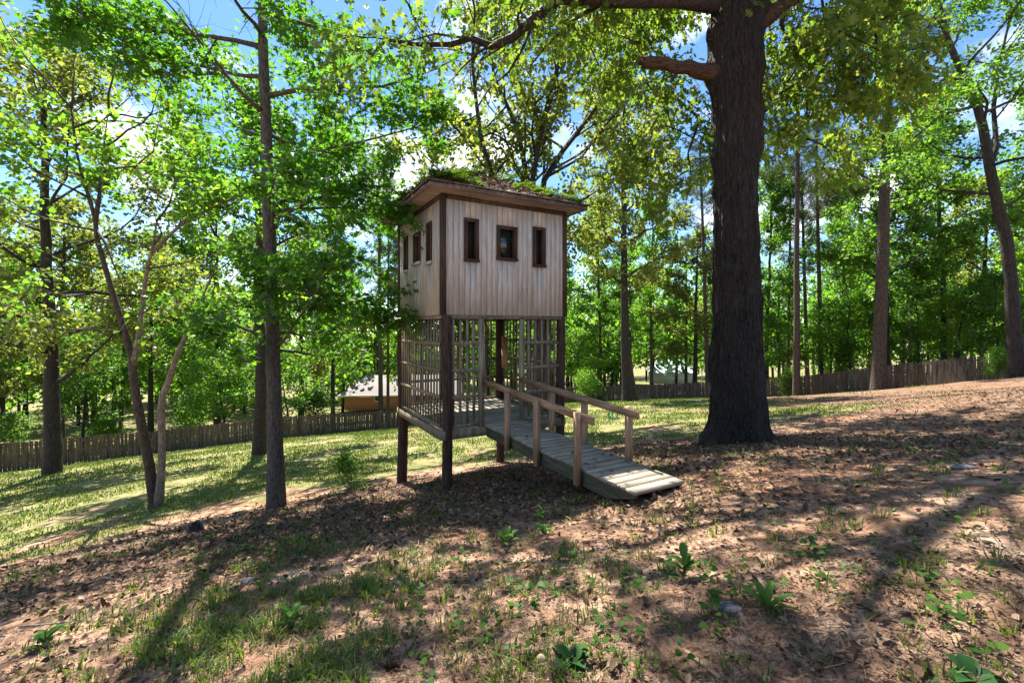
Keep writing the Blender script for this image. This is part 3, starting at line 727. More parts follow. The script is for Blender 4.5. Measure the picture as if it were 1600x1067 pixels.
def trunk_rad(n, r0, top=.25, flare=.5):
    t = np.linspace(0, 1, n); return r0 * (1 - (1 - top) * t) * (1 + flare * np.exp(-t * n * 1.1))
def tpos(tp, f):
    z = f * tp[-1, 2]; return np.array([np.interp(z, tp[:, 2], tp[:, 0]), np.interp(z, tp[:, 2], tp[:, 1]), z])
def auto_limbs(r, tp, r0, n, f0, f1, Lf, el0, el1, rk=.45):
    out = []
    for i in range(n):
        t = (i + r.random() * .8) / n; f = f0 + (f1 - f0) * t
        az = i * 2.4 + r.random() * .9; el = R(el0 + (el1 - el0) * t + r.uniform(-8, 8))
        d = np.array([math.cos(az) * math.cos(el), math.sin(az) * math.cos(el), math.sin(el)])
        out.append(((tpos(tp, f), d, Lf(t) * r.uniform(.8, 1.15)), max(.02, r0 * rk * (1 - .75 * f))))
    return out
def tree(name, loc, wood, wmat, leaves, lmat, label, cat='tree', group=None, rz_=0, s=1.0):
    e = empty(name, loc, rz_); e.scale = (s, s, s)
    tag(e, label, cat, group)
    if not len(wood.materials): wood.materials.append(wmat)
    t = link(bpy.data.objects.new('trunk', wood), e)
    if leaves is not None:
        if not len(leaves.materials): leaves.materials.append(lmat)
        link(bpy.data.objects.new('crown', leaves), e)
    return e

# ------------------------------------------------------------------ hero oak
def hero_oak():
    r = rng_(101); Z = 8.6; X = 4.23; base = np.array((X, Z, -2.15))
    k = Z / F0
    ys = np.array([720, 692, 680, 660, 630, 600, 550, 500, 400, 300, 200, 150, 110, 80, 40, 0, -120, -260]); wd = np.array([150, 118, 99, 87, 79, 76, 72, 69, 64, 62, 62, 66, 72, 70, 70, 77, 82, 62])
    cxs = np.array([1150, 1150, 1151, 1152, 1152, 1152, 1151, 1150, 1150, 1149, 1149, 1149, 1150, 1151, 1152, 1153, 1156, 1158])
    zs = (HZ - ys) * k
    nz, nth = 300, 128
    z = np.linspace(zs[0], zs[-1], nz); rad = np.interp(z, zs, wd) * k / 2; cx = (np.interp(z, zs, cxs) - 800) * k
    th = np.linspace(0, 2 * np.pi, nth, endpoint=False)
    ct, st = np.cos(th)[None], np.sin(th)[None]; zz = z[:, None]
    root = 1 + .26 * np.exp(-(zz - zs[1] - .02).clip(0) / .34) * (np.cos(th * 5 + 1.1)[None] * .6 + np.cos(th * 3 + 2)[None] * .5)
    fl = 1 + .05 * (fbm(ct * 1.2, st * 1.2, zz * .5, 3, 2) - .5) * 2
    rid = np.abs(fbm(ct * 7, st * 7, zz * 1.5 + .3 * fbm(ct * 3, st * 3, zz, 3, 2), 17, 3) - .5) * 2
    plate = fbm(ct * 14, st * 14, zz * 5, 23, 2)
    rr = rad[:, None] * root * fl + .11 * (rid - .25).clip(-.2, .45) + .02 * (plate - .5)
    for (y0, a0, amp, w) in ((225, 0.0, .14, .25), (180, -.2, .10, .35), (245, 3.0, .05, .2), (55, 3.1, .12, .3), (110, 3.0, .14, .3), (110, -.1, .08, .3), (20, 0, .16, .35), (560, 2.6, .03, .3)):
        da = (th - a0 + np.pi) % (2 * np.pi) - np.pi
        rr = rr + amp * np.exp(-(da[None] / .55) ** 2 - ((zz - (HZ - y0) * k) / w) ** 2)
    V = np.stack([cx[:, None] + rr * ct - X, Z - Z + rr * st, np.broadcast_to(zz, rr.shape) - base[2]], -1).reshape(-1, 3)
    i = np.arange(nz - 1)[:, None] * nth; j = np.arange(nth)[None]; q = (j + 1) % nth
    g = Geo(); g.add(V, np.stack([i + j, i + q, i + nth + q, i + nth + j], -1).reshape(-1, 4))
    e = empty('oak_tree', base); tag(e, 'massive dark-barked oak with a broken limb stub, standing beside the ramp', 'tree')
    g.obj('trunk', M['oakbark'], e, True)
    def wp(px, py, Zp): return at(px, py, Zp) - base
    # stubs
    def stub(p, r0, r1, nm, mat, seed):
        g = Geo(); p = np.array(p); n = 14
        pts = np.stack([np.interp(np.linspace(0, 1, n), np.linspace(0, 1, len(p)), p[:, i]) for i in range(3)], 1)
        n2 = 30; ns = 30; pts = np.stack([np.interp(np.linspace(0, n - 1, n2), np.arange(n), pts[:, i]) for i in range(3)], 1); pts[:, 2] += .05 * (vnoise(np.arange(n2) * .25, seed) - .5); pts[:, 1] += .06 * (vnoise(np.arange(n2) * .25, seed + 9) - .5)
        rad = np.linspace(r0, r1, n2) * (1 + 1.0 * np.exp(-np.arange(n2) * .22)); th = np.arange(ns) / ns * 2 * np.pi
        rr = rad[:, None] * (1 + .30 * (fbm(np.cos(th)[None] * 2.2 + seed, np.sin(th)[None] * 2.2, np.arange(n2)[:, None] * .12, seed, 3) - .5) + .5 * (np.abs(fbm(np.cos(th)[None] * 5, np.sin(th)[None] * 5, np.arange(n2)[:, None] * .10, seed + 4, 2) - .5) - .12))
        ax = norm(pts[-1] - pts[0]); a_ = norm(np.cross(ax, (0, 0, 1.))); b_ = np.cross(a_, ax)
        V = pts[:, None] + rr[..., None] * (a_ * np.cos(th)[None, :, None] + b_ * np.sin(th)[None, :, None])
        V[-1] += ax * (.16 * (vnoise(np.cos(th) * 2.5 + 3, np.sin(th) * 2.5, 0, seed) - .4))[:, None]
        V = np.vstack([V.reshape(-1, 3), pts[-1] - ax * .05]); i = np.arange(n2 - 1)[:, None] * ns; j = np.arange(ns)[None]; q = (j + 1) % ns
        jj = np.arange(ns); g.add(V, np.stack([i + j, i + q, i + ns + q, i + ns + j], -1).reshape(-1, 4), np.stack([(n2 - 1) * ns + jj, (n2 - 1) * ns + (jj + 1) % ns, np.full(ns, n2 * ns)], 1))
        return g.obj(nm, mat, e, True)
    stub([wp(1140, 116, 8.6), wp(1085, 110, 8.56), wp(1040, 101, 8.5), wp(1003, 98, 8.45)], .125, .10, 'broken_stub', M['redwood'], 5)
    stub([wp(1165, 52, 8.6), wp(1215, 14, 8.55), wp(1260, -12, 8.5), wp(1300, -40, 8.4)], .13, .09, 'broken_limb', M['redwood'], 8)
    top = wp(1155, -120, 8.6)
    limbs = []
    limbs.append((np.array([wp(1120, 10, 8.4), wp(1060, 2, 8.2), wp(970, 3, 8.0), wp(875, -2, 7.8), wp(840, 25, 7.7), wp(800, 60, 7.6), wp(768, 73, 7.6), wp(735, 60, 7.5), wp(705, 70, 7.5), wp(650, 70, 7.4), wp(600, 62, 7.2)]), .14))
    for (az, el, L, r0, z0) in ((10, 18, 7.5, .2, 9.0), (50, 24, 7.5, .2, 9.2), (95, 24, 8.5, .22, 9.0), (140, 24, 8, .2, 9.1), (185, 16, 8, .22, 9.1), (225, 18, 6.5, .20, 9.2), (270, 22, 6, .2, 8.6), (320, 20, 7.0, .22, 8.8), (350, 30, 7.5, .2, 9.4), (30, 45, 7, .2, 9.6), (150, 48, 7, .2, 9.6)):
        a, el_ = R(az), R(el); limbs.append(((np.array([0.05, 0, z0]), (math.cos(a) * math.cos(el_), math.sin(a) * math.cos(el_), math.sin(el_)), L), r0))
    # sprays that hang into view round the trunk
    hang = [(1290, 60, 9.2, 1.9), (1250, 120, 9.6, 1.6), (1330, 150, 9.8, 1.8), (1260, 210, 10.2, 1.6), (1310, 40, 8.0, 1.4), (1370, 90, 9.0, 1.5), (1040, 190, 10.3, 1.7), (1075, 260, 10.6, 1.4), (1000, 60, 9.4, 1.8), (900, 40, 9, 1.8), (1010, 150, 10.6, 1.6)]
    g, A, B = grow(r, np.array([top - (0, 0, .2), top + (0, 0, 2.0), top + (.2, .3, 4.2), top + (.1, .2, 6)]), [.4, .34, .2, .08], limbs, sub=1.7, sublen=.34, twigs=8, twiglen=.75, sides=(14, 9, 5), up=(.015, -.06), wood_twigs=True, tw_r=.006, sub_el=-.12, flat=.7)
    n0 = len(A)
    for (px, py, Zp, L) in hang:
        c = wp(px, py, Zp); hp = np.array([c + (r.normal(0, .4), r.normal(0, .6), 2.2), c + (r.normal(0, .2), 0, 1.1), c + (0, 0, .3), c + (r.normal(0, .3), 0, -.3)])
        g2, A2, B2 = grow(r, hp, [.04, .035, .02, .01], [((c + (0, 0, 1.5 - .4 * q), (math.cos(q * 2.3 + px), math.sin(q * 2.3 + px), -.25), L * r.uniform(.6, 1)), .02) for q in range(5)], sub=2.4, sublen=.5, twigs=6, twiglen=.5, sides=(7, 5, 4), up=(-.06, -.08), wood_twigs=True, tw_r=.005)
        for v, n_ in zip(g2.V, range(len(g2.V))): pass
        off = g.n
        for kf, fl_ in g2.F.items():
            g.F.setdefault(kf, []).extend([f + off for f in fl_])
        g.V += g2.V; g.n += g2.n
        A = np.vstack([A, A2]); B = np.vstack([B, B2])
    g.obj('limbs', M['darkb'], e, True)
    gl = Geo()
    for a_, b_, per, kp in ((A[:n0], B[:n0], 12, clumps(.62, .455, 7, 8.3, .13)), (A[n0:], B[n0:], 11, clumps(.9, .40, 8))):
        lm = leaf_mesh('tmp', r, a_, b_, per, 'oak', .18, .12, .55, .8, .5, keep=kp)
        co = np.empty(len(lm.vertices) * 3, np.float32); lm.vertices.foreach_get('co', co); gl.add(co.reshape(-1, 3), np.arange(len(lm.vertices)).reshape(-1, 12)[:, [0, 11, 10, 9, 8, 7, 6, 5, 4, 3, 2, 1]]); bpy.data.meshes.remove(lm)
    gl.obj('crown', M['oak'], e)
hero_oak(); print('oak', time.time() - T0)

def pl_(l, Z, dz=0): return np.array([at(px, py, Z + dz * i) for i, (px, py) in enumerate(l)])
# ------------------------------------------------------------------ star-leaved tree beside the tower
def gum_tree():
    r = rng_(202); base = np.array((-4.55, 8.8, -3.44)); Zc = 8.8
    pts = np.array([at(432, 800, Zc), at(432, 785, Zc), at(430, 700, Zc), at(428, 600, Zc), at(425, 480, Zc), at(420, 330, Zc), at(416, 200, Zc), at(411, 80, Zc), at(410, -50, Zc), at(414, -220, Zc), at(412, -420, Zc)]) - base
    pts[0, 2] = -.35
    # finer resample
    t = np.linspace(0, 10, 41); pts = np.stack([np.interp(t, np.arange(11), pts[:, i]) for i in range(3)], 1)
    rad = np.interp(t, [0, 1, 2, 3, 4, 5, 6, 7, 8, 9, 10], [.24, .18, .145, .13, .12, .11, .10, .088, .075, .055, .028])
    limbs = []
    def L(px, py, d, Lg, r0): limbs.append(((at(px, py, Zc) - base, d, Lg), r0))
    specs = [(430, 560, 200, -5, 1.5, .02), (430, 540, 330, 5, 2.6, .035), (429, 520, 80, 0, 2.6, .03), (428, 480, 290, 10, 2.0, .03), (427, 450, 10, 0, 3.0, .04), (426, 400, 120, 10, 2.2, .03), (425, 360, 300, 10, 2.4, .035), (423, 330, 40, 5, 3.1, .04), (422, 290, 150, 22, 2.6, .04), (420, 250, 345, 8, 3.3, .045), (419, 210, 95, 10, 3.2, .045), (418, 180, 230, 12, 2.8, .045),
             (416, 150, 5, 12, 3.9, .055), (415, 120, 165, 12, 3.8, .05), (414, 75, 195, -3, 3.6, .055), (413, 60, 290, 12, 2.8, .045), (412, 20, 40, 12, 3.7, .05), (411, -10, 340, 15, 3.7, .05), (411, -50, 120, 15, 3.4, .05), (411, -80, 210, 20, 3.0, .045), (412, -120, 10, 22, 3.2, .045), (412, -160, 260, 25, 2.6, .04), (413, -200, 80, 25, 2.8, .04), (413, -240, 160, 30, 2.6, .04), (413, -300, 330, 35, 2.2, .03), (413, -350, 220, 45, 1.9, .03), (412, -400, 60, 60, 1.6, .025)]
    limbs.append((pl_([(424, 345), (490, 312), (560, 290), (610, 292), (638, 320)], 8.8, -.12) - base, .045))
    for px, py, az, el, Lg, r0 in specs:
        a, e_ = R(az), R(el); L(px, py, (math.cos(a) * math.cos(e_), math.sin(a) * math.cos(e_), math.sin(e_)), Lg, r0)
    g, A, B = grow(r, pts, rad, limbs, sub=2.6, sublen=.42, twigs=6, twiglen=.55, sides=(18, 8, 4), up=(.02, .0), wood_twigs=True, tw_r=.004, flat=.35, limb_jit=.14, sub_el=.02)
    lm = leaf_mesh('crown', r, A, B, 30, 'star', .128, .10, .25, .45, 1.0, keep=clumps(.6, .405, 3, 9.5, .15))
    print('gum leaves', len(A) * 7)
    tree('sweetgum_tree', base, g.mesh('trunk', True), M['greybark'], lm, M['gum'], 'straight slim grey-barked tree with star-shaped leaves reaching over to the playhouse tower')
gum_tree()

# ------------------------------------------------------------------ twin-stemmed redbud
def redbud():
    r = rng_(303); base = np.array((-8.6, 11, -4.33)); Zc = 11.0
    def W(l, dz=0): return np.array([at(px, py, Zc + dz * i) for i, (px, py) in enumerate(l)]) - base
    def fine(p, n): 
        t = np.linspace(0, len(p) - 1, n); return np.stack([np.interp(t, np.arange(len(p)), p[:, i]) for i in range(3)], 1)
    s1 = fine(W([(244, 800), (240, 780), (234, 730), (224, 680), (213, 620), (208, 580), (206, 560), (196, 520), (180, 470), (165, 420), (152, 375), (149, 345), (140, 310), (128, 275), (118, 230), (112, 170)]), 46)
    s2 = W([(208, 572), (214, 540), (222, 480), (230, 420), (240, 380), (245, 345)])
    s3 = fine(W([(247, 795), (251, 750), (254, 700), (252, 650), (253, 620), (262, 600), (272, 570), (276, 555), (290, 525), (304, 500), (318, 460), (338, 415)]), 26)
    s4 = W([(243, 392), (262, 370), (290, 345), (325, 328), (345, 310)], .15)
    s5 = W([(149, 345), (155, 310), (158, 280), (162, 230), (170, 170)], .1)
    s6 = W([(152, 360), (165, 380), (180, 420), (196, 455), (214, 500)], -.1)
    g = Geo()
    g.tube(s1, np.interp(np.linspace(0, 1, 46), [0, .06, .25, .5, 1], [.19, .12, .09, .066, .022]), 14, jit=.1, seed=4)
    g2 = Geo(); g2.tube(s3, np.interp(np.linspace(0, 1, 26), [0, .1, .5, 1], [.12, .085, .07, .016]), 14, jit=.12, seed=9)
    g2.tube(s2, np.linspace(.07, .02, 6), 9); g2.tube(s4, np.linspace(.05, .02, 5), 7)
    limbs = [(s5, .06), (s4, .05), (s6, .035)]
    specs = [(128, 275, 170, 20, 2.6), (118, 230, 100, 30, 2.6), (115, 200, 10, 30, 2.6), (140, 310, 250, 15, 2.2), (150, 360, 190, 10, 2.6), (165, 180, 60, 30, 2.4), (162, 230, 330, 25, 2.6), (158, 270, 20, 15, 2.6), (112, 170, 210, 35, 2.4), (170, 170, 300, 40, 2.2), (245, 345, 60, 40, 2.0), (243, 380, 320, 10, 2.2), (230, 420, 20, 8, 2.0), (165, 420, 200, 0, 2.2), (180, 470, 170, 0, 1.8), (300, 505, 30, 10, 1.6), (304, 500, 340, 30, 1.6), (340, 315, 350, 10, 1.8), (330, 325, 80, 20, 1.6), (112, 170, 140, 60, 2.2), (150, 345, 120, 20, 2.4), (196, 520, 230, 5, 1.6)]
    for px, py, az, el, Lg in specs:
        a, e_ = R(az), R(el); limbs.append(((at(px, py, Zc) - base, (math.cos(a) * math.cos(e_), math.sin(a) * math.cos(e_), math.sin(e_)), Lg * 1.15), .03))
    g3, A, B = grow(r, s2, np.linspace(.02, .02, 6), limbs, sub=1.8, sublen=.42, twigs=5, twiglen=.55, sides=(6, 6, 4), up=(.03, .0), wood_twigs=True, tw_r=.004, flat=.4)
    ck = clumps(.5, .44, 5)
    lm = leaf_mesh('crown', r, A, B, 19, 'heart', .118, .12, .35, .5, 1.0, keep=lambda P: ck(P) & ~((P[:, 1] < -.2) & (P[:, 2] < 7.4) & (r.random(len(P)) < .75)))
    e = tree('redbud_tree', base, g.mesh('trunk', True), M['brownb'], lm, M['redbud'], 'small twin-stemmed tree with heart-shaped leaves, one bent stem coloured pale as if sunlit')
    g2.obj('stem', M['pale_litb'], e, True); g3.obj('branches', M['brownb'], e, True)  # pale colour on this stem paints in sunlight; same tree as the brown one
redbud(); print('gum+redbud', time.time() - T0)

# ------------------------------------------------------------------ yard trees with their own trunks
def yard_tree(name, label, base, r0, h, seed, wmat, lmat, lean=(0, 0), crown=(.35, 1), nl=14, Lmax=5, el=(10, 60), kind='diamond', size=.24, per=18, sub=1.5, twigs=7, twl=.9, wob=.15, droop=.3, extra=None, spread=.14, trunkpts=None, top=.25, flat=.55, tilt=.6):
    r = rng_(seed)
    tp = trunk_path(r, h, lean, wob, 16) if trunkpts is None else np.asarray(trunkpts) - base
    rad = trunk_rad(len(tp), r0, top)
    Lf = lambda t: Lmax * (.55 + .9 * t * (1 - t) * 2 - .25 * t)
    limbs = auto_limbs(r, tp, r0, nl, crown[0], crown[1] * .97, Lf, el[0], el[1])
    if extra: limbs += [(np.asarray(p) - base, rr) for p, rr in extra]
    g, A, B = grow(r, tp, rad, limbs, sub=sub, sublen=.42, twigs=twigs, twiglen=twl, sides=(14, 7, 4), flat=flat, tseed=seed)
    lm = leaf_mesh('crown', r, A, B, per, kind, size, spread, droop, tilt)
    return tree(name, base, g.mesh('trunk', True), wmat, lm, lmat, label)
def pl(l, Z, dz=0): return np.array([at(px, py, Z + dz * i) for i, (px, py) in enumerate(l)])
yard_tree('shade_tree', 'thick-trunked tree on the lawn in front of the picket fence, near the twin-stemmed tree', np.array((-20.2, 20, -6.45)), .32, 17, 11, M['darkb'], M['olive'], crown=(.22, 1), nl=18, Lmax=7.5, el=(0, 60), size=.22, per=18, sub=1.4)
yard_tree('lawn_tree', 'dark trunked tree on the lawn hidden behind the slim grey-barked tree', np.array((-11.1, 20, -5.6)), .29, 15, 12, M['darkb'], M['green'], crown=(.3, 1), nl=14, Lmax=5.5, size=.22, per=18,
          extra=[(pl([(408, 420), (430, 350), (457, 280), (490, 225), (522, 170), (545, 110)], 20, -.3), .18)])
bk = at(836, 700, 17.5); bk[2] = float(H(bk[0], bk[1]))
yard_tree('spreading_oak', 'oak fanning into several bare limbs right behind the playhouse roof', bk, .34, 5.6, 13, M['darkb'], M['olive'], crown=(.9, 1), nl=2, Lmax=3, el=(40, 70), size=.21, per=25, sub=1.6, twl=.9, top=.7,
          extra=[(pl(l, 17.5, d), rr) for l, d, rr in (
              ([(838, 440), (800, 350), (770, 280), (752, 220), (744, 160), (738, 100), (742, 20), (730, -80)], -.15, .15),
              ([(838, 420), (832, 330), (822, 270), (808, 200), (790, 160), (772, 120), (760, 40), (765, -60)], .2, .16),
              ([(840, 420), (836, 330), (832, 280), (848, 190), (870, 110), (890, 40), (905, -60)], -.25, .16),
              ([(842, 430), (844, 330), (850, 282), (880, 235), (920, 185), (942, 150), (945, 80), (955, 0), (950, -90)], .1, .16),
              ([(842, 430), (860, 380), (900, 320), (960, 280), (1010, 255)], .4, .09),
              ([(838, 430), (790, 390), (740, 330), (690, 270), (650, 230)], .35, .09))])
yard_tree('forked_tree', 'dark straight tree forking high over the lawn beyond the ramp rails', np.array((8.1, 32, -5.25)), .36, 22, 14, M['darkb'], M['olive'], crown=(.32, 1), nl=18, Lmax=6, el=(15, 65), size=.26, per=18, lean=(-.3, 0), wob=.1)
tl = np.array((8.65, 32.6, float(H(8.65, 32.6))))
g = Geo(); g.tube(np.array([(.25, 0, -.3), (.1, 0, .6), (-.15, 0, 2.2), (-.3, 0, 4.5)]), [.3, .22, .17, .12], 10, jit=.1)
tag(g.obj('dead_snag', M['pineb'], None, True), 'short dead trunk leaning against the dark straight tree beyond the ramp', 'tree').location = tl
yard_tree('slim_pine', 'slim straight pine standing just inside the board fence near the massive oak', np.array((22.5, 36, -5.55)), .27, 27, 15, M['pineb'], M['needle'], crown=(.62, 1), nl=20, Lmax=3.4, el=(5, 50), kind='needles', size=.42, per=9, sub=1.5, twigs=6, twl=.6, wob=.06, top=.35)
yard_tree('large_pine', 'thickest pine trunk standing against the board fence', np.array((24.9, 31, -4.35)), .45, 27, 16, M['pineb'], M['needle'], crown=(.5, 1), nl=22, Lmax=4.4, el=(5, 45), kind='needles', size=.42, per=9, sub=1.5, twigs=6, twl=.6, wob=.05, lean=(.9, 0), top=.4)
bt = np.array((26.4, 24, -2.65))
yard_tree('leaning_tree', 'dark tree leaning in over the top end of the board fence', bt, .33, 16, 17, M['darkb'], M['green'], size=.20, per=20, nl=14, crown=(.35, 1), Lmax=6, el=(0, 50),
          trunkpts=pl([(1592, 606), (1590, 590), (1584, 520), (1580, 440), (1572, 370), (1556, 310), (1546, 260), (1536, 200), (1525, 160), (1500, 110), (1480, 60), (1465, 0), (1450, -60), (1440, -120)], 24),
          extra=[(pl([(1545, 265), (1557, 230), (1552, 170), (1560, 110), (1575, 40), (1590, -40)], 24, .3), .16), (pl([(1528, 165), (1470, 180), (1430, 215), (1400, 250)], 24, -.3), .09), (pl([(1480, 60), (1430, 60), (1380, 80), (1340, 70)], 24, -.4), .1)])
print('yard trees', time.time() - T0)

# ------------------------------------------------------------------ woodland prototypes and their copies
PRO = {}
def proto(key, seed, h, r0, crown, nl, Lmax, el, wmat, lmat, kind='diamond', size=.28, per=20, sub=1.4, twigs=7, twl=1.0, wob=.15, flat=.55, droop=.3, top=.2):
    r = rng_(seed); tp = trunk_path(r, h, (r.normal(0, .4), r.normal(0, .4)), wob, 14)
    limbs = auto_limbs(r, tp, r0, nl, crown[0], crown[1] * .98, lambda t: Lmax * (.6 + 1.6 * t * (1 - t) - .3 * t), el[0], el[1])
    g, A, B = grow(r, tp, trunk_rad(len(tp), r0, top), limbs, sub=sub, sublen=.42, twigs=twigs, twiglen=twl, sides=(9, 5, 3), flat=flat, tseed=seed)
    w = g.mesh('trunk', True); l = leaf_mesh('crown', r, A, B, per, kind, size, .16, droop, .6)
    w.materials.append(wmat); l.materials.append(lmat)
    PRO[key] = (w, l)
proto('oakA', 401, 18, .30, (.25, 1), 18, 5.5, (5, 65), M['darkb'], M['olive'])
proto('oakB', 402, 20, .32, (.3, 1), 18, 5.5, (5, 65), M['darkb'], M['green'])
proto('tallA', 403, 24, .26, (.3, 1), 22, 4.2, (5, 60), M['darkb'], M['green'])
proto('tallB', 404, 23, .24, (.22, 1), 22, 4.0, (5, 60), M['pineb'], M['bright'])
proto('underA', 405, 7.5, .12, (.18, 1), 14, 3.6, (5, 45), M['darkb'], M['bright'], size=.21, flat=.3, per=20)
proto('underB', 406, 6.0, .10, (.12, 1), 13, 3.0, (5, 50), M['darkb'], M['green'], size=.20, flat=.35, per=20)
proto('underC', 407, 8.5, .14, (.2, 1), 14, 3.6, (0, 45), M['darkb'], M['deep'], size=.21, flat=.3, per=20)
proto('pineA', 408, 27, .26, (.5, 1), 20, 3.6, (5, 45), M['pineb'], M['needle'], 'needles', .45, 9, twigs=6, twl=.6, wob=.05, top=.35)
proto('pineB', 409, 25, .22, (.6, 1), 16, 3.0, (0, 40), M['pineb'], M['needle'], 'needles', .45, 9, twigs=6, twl=.6, wob=.05, top=.35)
proto('shrubA', 410, 2.2, .04, (.05, 1), 14, 1.3, (10, 70), M['brownb'], M['bright'], size=.13, per=9, twl=.4, sub=3)
proto('shrubB', 411, 1.8, .035, (.05, 1), 14, 1.1, (10, 70), M['brownb'], M['green'], size=.12, per=9, twl=.4, sub=3)
print('protos', time.time() - T0, {k: len(v[1].polygons) for k, v in PRO.items()})
def plant(key, name, px, Z, label, cat='tree', group=None, rz_=0, s=1.0, x=None, dz=0):
    X = (px - 800) / F0 * Z if x is None else x
    w, l = PRO[key]
    return tree(name, (X, Z, float(H0(X, Z)) - .03 + dz), w, None, l, None, label, cat, group, rz_, s)
GL, GR = 'trees beyond the picket fence', 'woods behind the board fence'
# beyond the picket fence (low side)
plant('oakA', 'woodland_tree', -60, 34, 'broad olive-green tree at the far edge of the frame beyond the picket fence', group=GL, rz_=.4, s=1.05)
plant('underC', 'woodland_tree', 128, 36, 'reddish trunked low tree beyond the picket fence, behind the thick-trunked tree', group=GL, rz_=1.2, s=1.0)
plant('oakB', 'woodland_tree', 235, 48, 'tall green tree far beyond the fence, behind the twin-stemmed tree', group=GL, rz_=2.0)
plant('underA', 'woodland_tree', 352, 38, 'small bright green tree just beyond the picket fence, between two yard trunks', group=GL, rz_=3.1, s=.9)
plant('tallB', 'woodland_tree', 300, 58, 'tall bright tree across the far lawn, above the yellow-green bush', group=GL, rz_=.9)
plant('underB', 'woodland_tree', 455, 41, 'low dark-stemmed tree shading the fence beside the brick house', group=GL, rz_=4.0, s=1.1)
plant('tallA', 'woodland_tree', 520, 50, 'tall leafy tree standing at the end of the brick house', group=GL, rz_=5.0)
plant('pineA', 'pine_tree', 595, 46, 'tall bare-trunked pine in front of the brick house', group=GL, rz_=.3)
plant('pineB', 'pine_tree', 606, 52, 'thinner pine close behind the bare-trunked pine by the brick house', group=GL, rz_=1.3, s=.9)
plant('oakA', 'woodland_tree', 690, 60, 'olive tree behind the brick house, seen past the playhouse tower', group=GL, rz_=2.2, s=1.05)
plant('oakB', 'woodland_tree', 40, 60, 'distant green tree on the far lawn by the wire fence', group=GL, rz_=4.6)
plant('tallA', 'woodland_tree', 150, 66, 'distant tall tree behind the reddish trunked low tree', group=GL, rz_=3.4)
plant('tallB', 'woodland_tree', 420, 64, 'distant bright tree behind the slim grey-barked tree', group=GL, rz_=1.9)
plant('oakA', 'woodland_tree', 560, 78, 'distant tree rising behind the brick house roof', group=GL, rz_=.2, s=.95)
plant('tallA', 'woodland_tree', 760, 62, 'tall tree behind the fence, framed by the tower doorway', group=GL, rz_=.7)
plant('oakA', 'woodland_tree', 95, 44, 'big olive-green crown towering over the low reddish trunked tree', group=GL, rz_=5.6, s=1.25)
plant('oakB', 'woodland_tree', 340, 47, 'big green crown behind the small bright tree beyond the fence', group=GL, rz_=.6, s=1.2)
plant('oakA', 'woodland_tree', 470, 56, 'olive crown high behind the low dark-stemmed tree', group=GL, rz_=2.7, s=1.25)
plant('tallB', 'woodland_tree', 640, 55, 'bright tall tree just behind the playhouse tower pole', group=GL, rz_=3.7, s=1.1)
plant('oakB', 'woodland_tree', -20, 48, 'green crown at the frame edge beyond the low bush', group=GL, rz_=1.5, s=1.2)
# behind the board fence
for a in (('underA', 'woodland_tree', 905, 51, 'round bright tree at the corner where the two fences meet', 0, 1.0),
          ('tallA', 'woodland_tree', 938, 54, 'dark trunk behind the fence corner next to the forked tree', 1.0, .95),
          ('tallB', 'woodland_tree', 1018, 53, 'leafy trunk just before the metal roofed shed', 2.1, 1),
          ('oakA', 'woodland_tree', 1085, 50, 'forked dark tree between the metal roofed shed and the massive oak', 3.3, .95),
          ('pineA', 'pine_tree', 1107, 47, 'bare pine trunk half hidden behind the massive oak', 4.1, 1.0),
          ('underB', 'woodland_tree', 1130, 50, 'bushy low tree behind the massive oak trunk', .5, 1.0),
          ('tallA', 'woodland_tree', 1197, 45, 'dark crooked trunk beside the massive oak, behind the fence', 5.0, .9),
          ('pineB', 'pine_tree', 1231, 50, 'pale brown pine trunk behind the slim straight pine', 2.7, 1.0),
          ('underA', 'woodland_tree', 1215, 43, 'bright low tree between the massive oak and the slim pine', 2.9, .9),
          ('pineA', 'pine_tree', 1262, 47, 'thin dark pine just past the slim straight pine', 3.6, .9),
          ('pineB', 'pine_tree', 1283, 42, 'reddish pine trunk midway between slim pine and thickest pine', 5.2, 1.05),
          ('underB', 'woodland_tree', 1300, 41, 'bright leafy sapling behind the fence near the reddish pine', 1.4, 1.1),
          ('underA', 'woodland_tree', 1335, 39, 'dense bright tree behind the fence before the thickest pine', .2, 1.0),
          ('tallB', 'woodland_tree', 1320, 50, 'tall bright tree deep in the woods before the thickest pine', 4.4, 1.0),
          ('oakB', 'woodland_tree', 1383, 36, 'dark trunk pressed close behind the thickest pine', 1.1, .95),
          ('underC', 'woodland_tree', 1438, 36, 'dark green spreading tree behind the fence past the thickest pine', 2.4, .85),
          ('tallA', 'woodland_tree', 1475, 35, 'dark trunk rising through the spreading trees past the thickest pine', .8, .95),
          ('underA', 'woodland_tree', 1500, 32.5, 'bright spreading tree hanging over the high end of the fence', 5.5, .85),
          ('underC', 'woodland_tree', 1560, 31, 'deep green tree behind the shrub at the fence top', 3.9, .8),
          ('oakA', 'woodland_tree', 1535, 40, 'olive tree behind the leaning tree', 3.0, .95),
          ('tallB', 'woodland_tree', 1640, 34, 'tall bright tree at the frame edge above the fence end', 2.0, .95),
          ('pineA', 'pine_tree', 1420, 52, 'distant pine behind the dark green spreading tree', 1.7, 1.0),
          ('tallA', 'woodland_tree', 1160, 62, 'distant tall tree behind the massive oak', 2.6, 1.0),
          ('oakB', 'woodland_tree', 985, 66, 'distant tree above the metal roofed shed', .3, 1.0),
          ('pineA', 'pine_tree', 1312, 62, 'distant pine in the gap of open sky', .1, 1.0),
          ('tallB', 'woodland_tree', 860, 60, 'bright distant tree behind the tower and the hedge corner', 1.0, 1.0)):
    plant(a[0], a[1], a[2], a[3], a[4], group=GR, rz_=a[5], s=a[6])
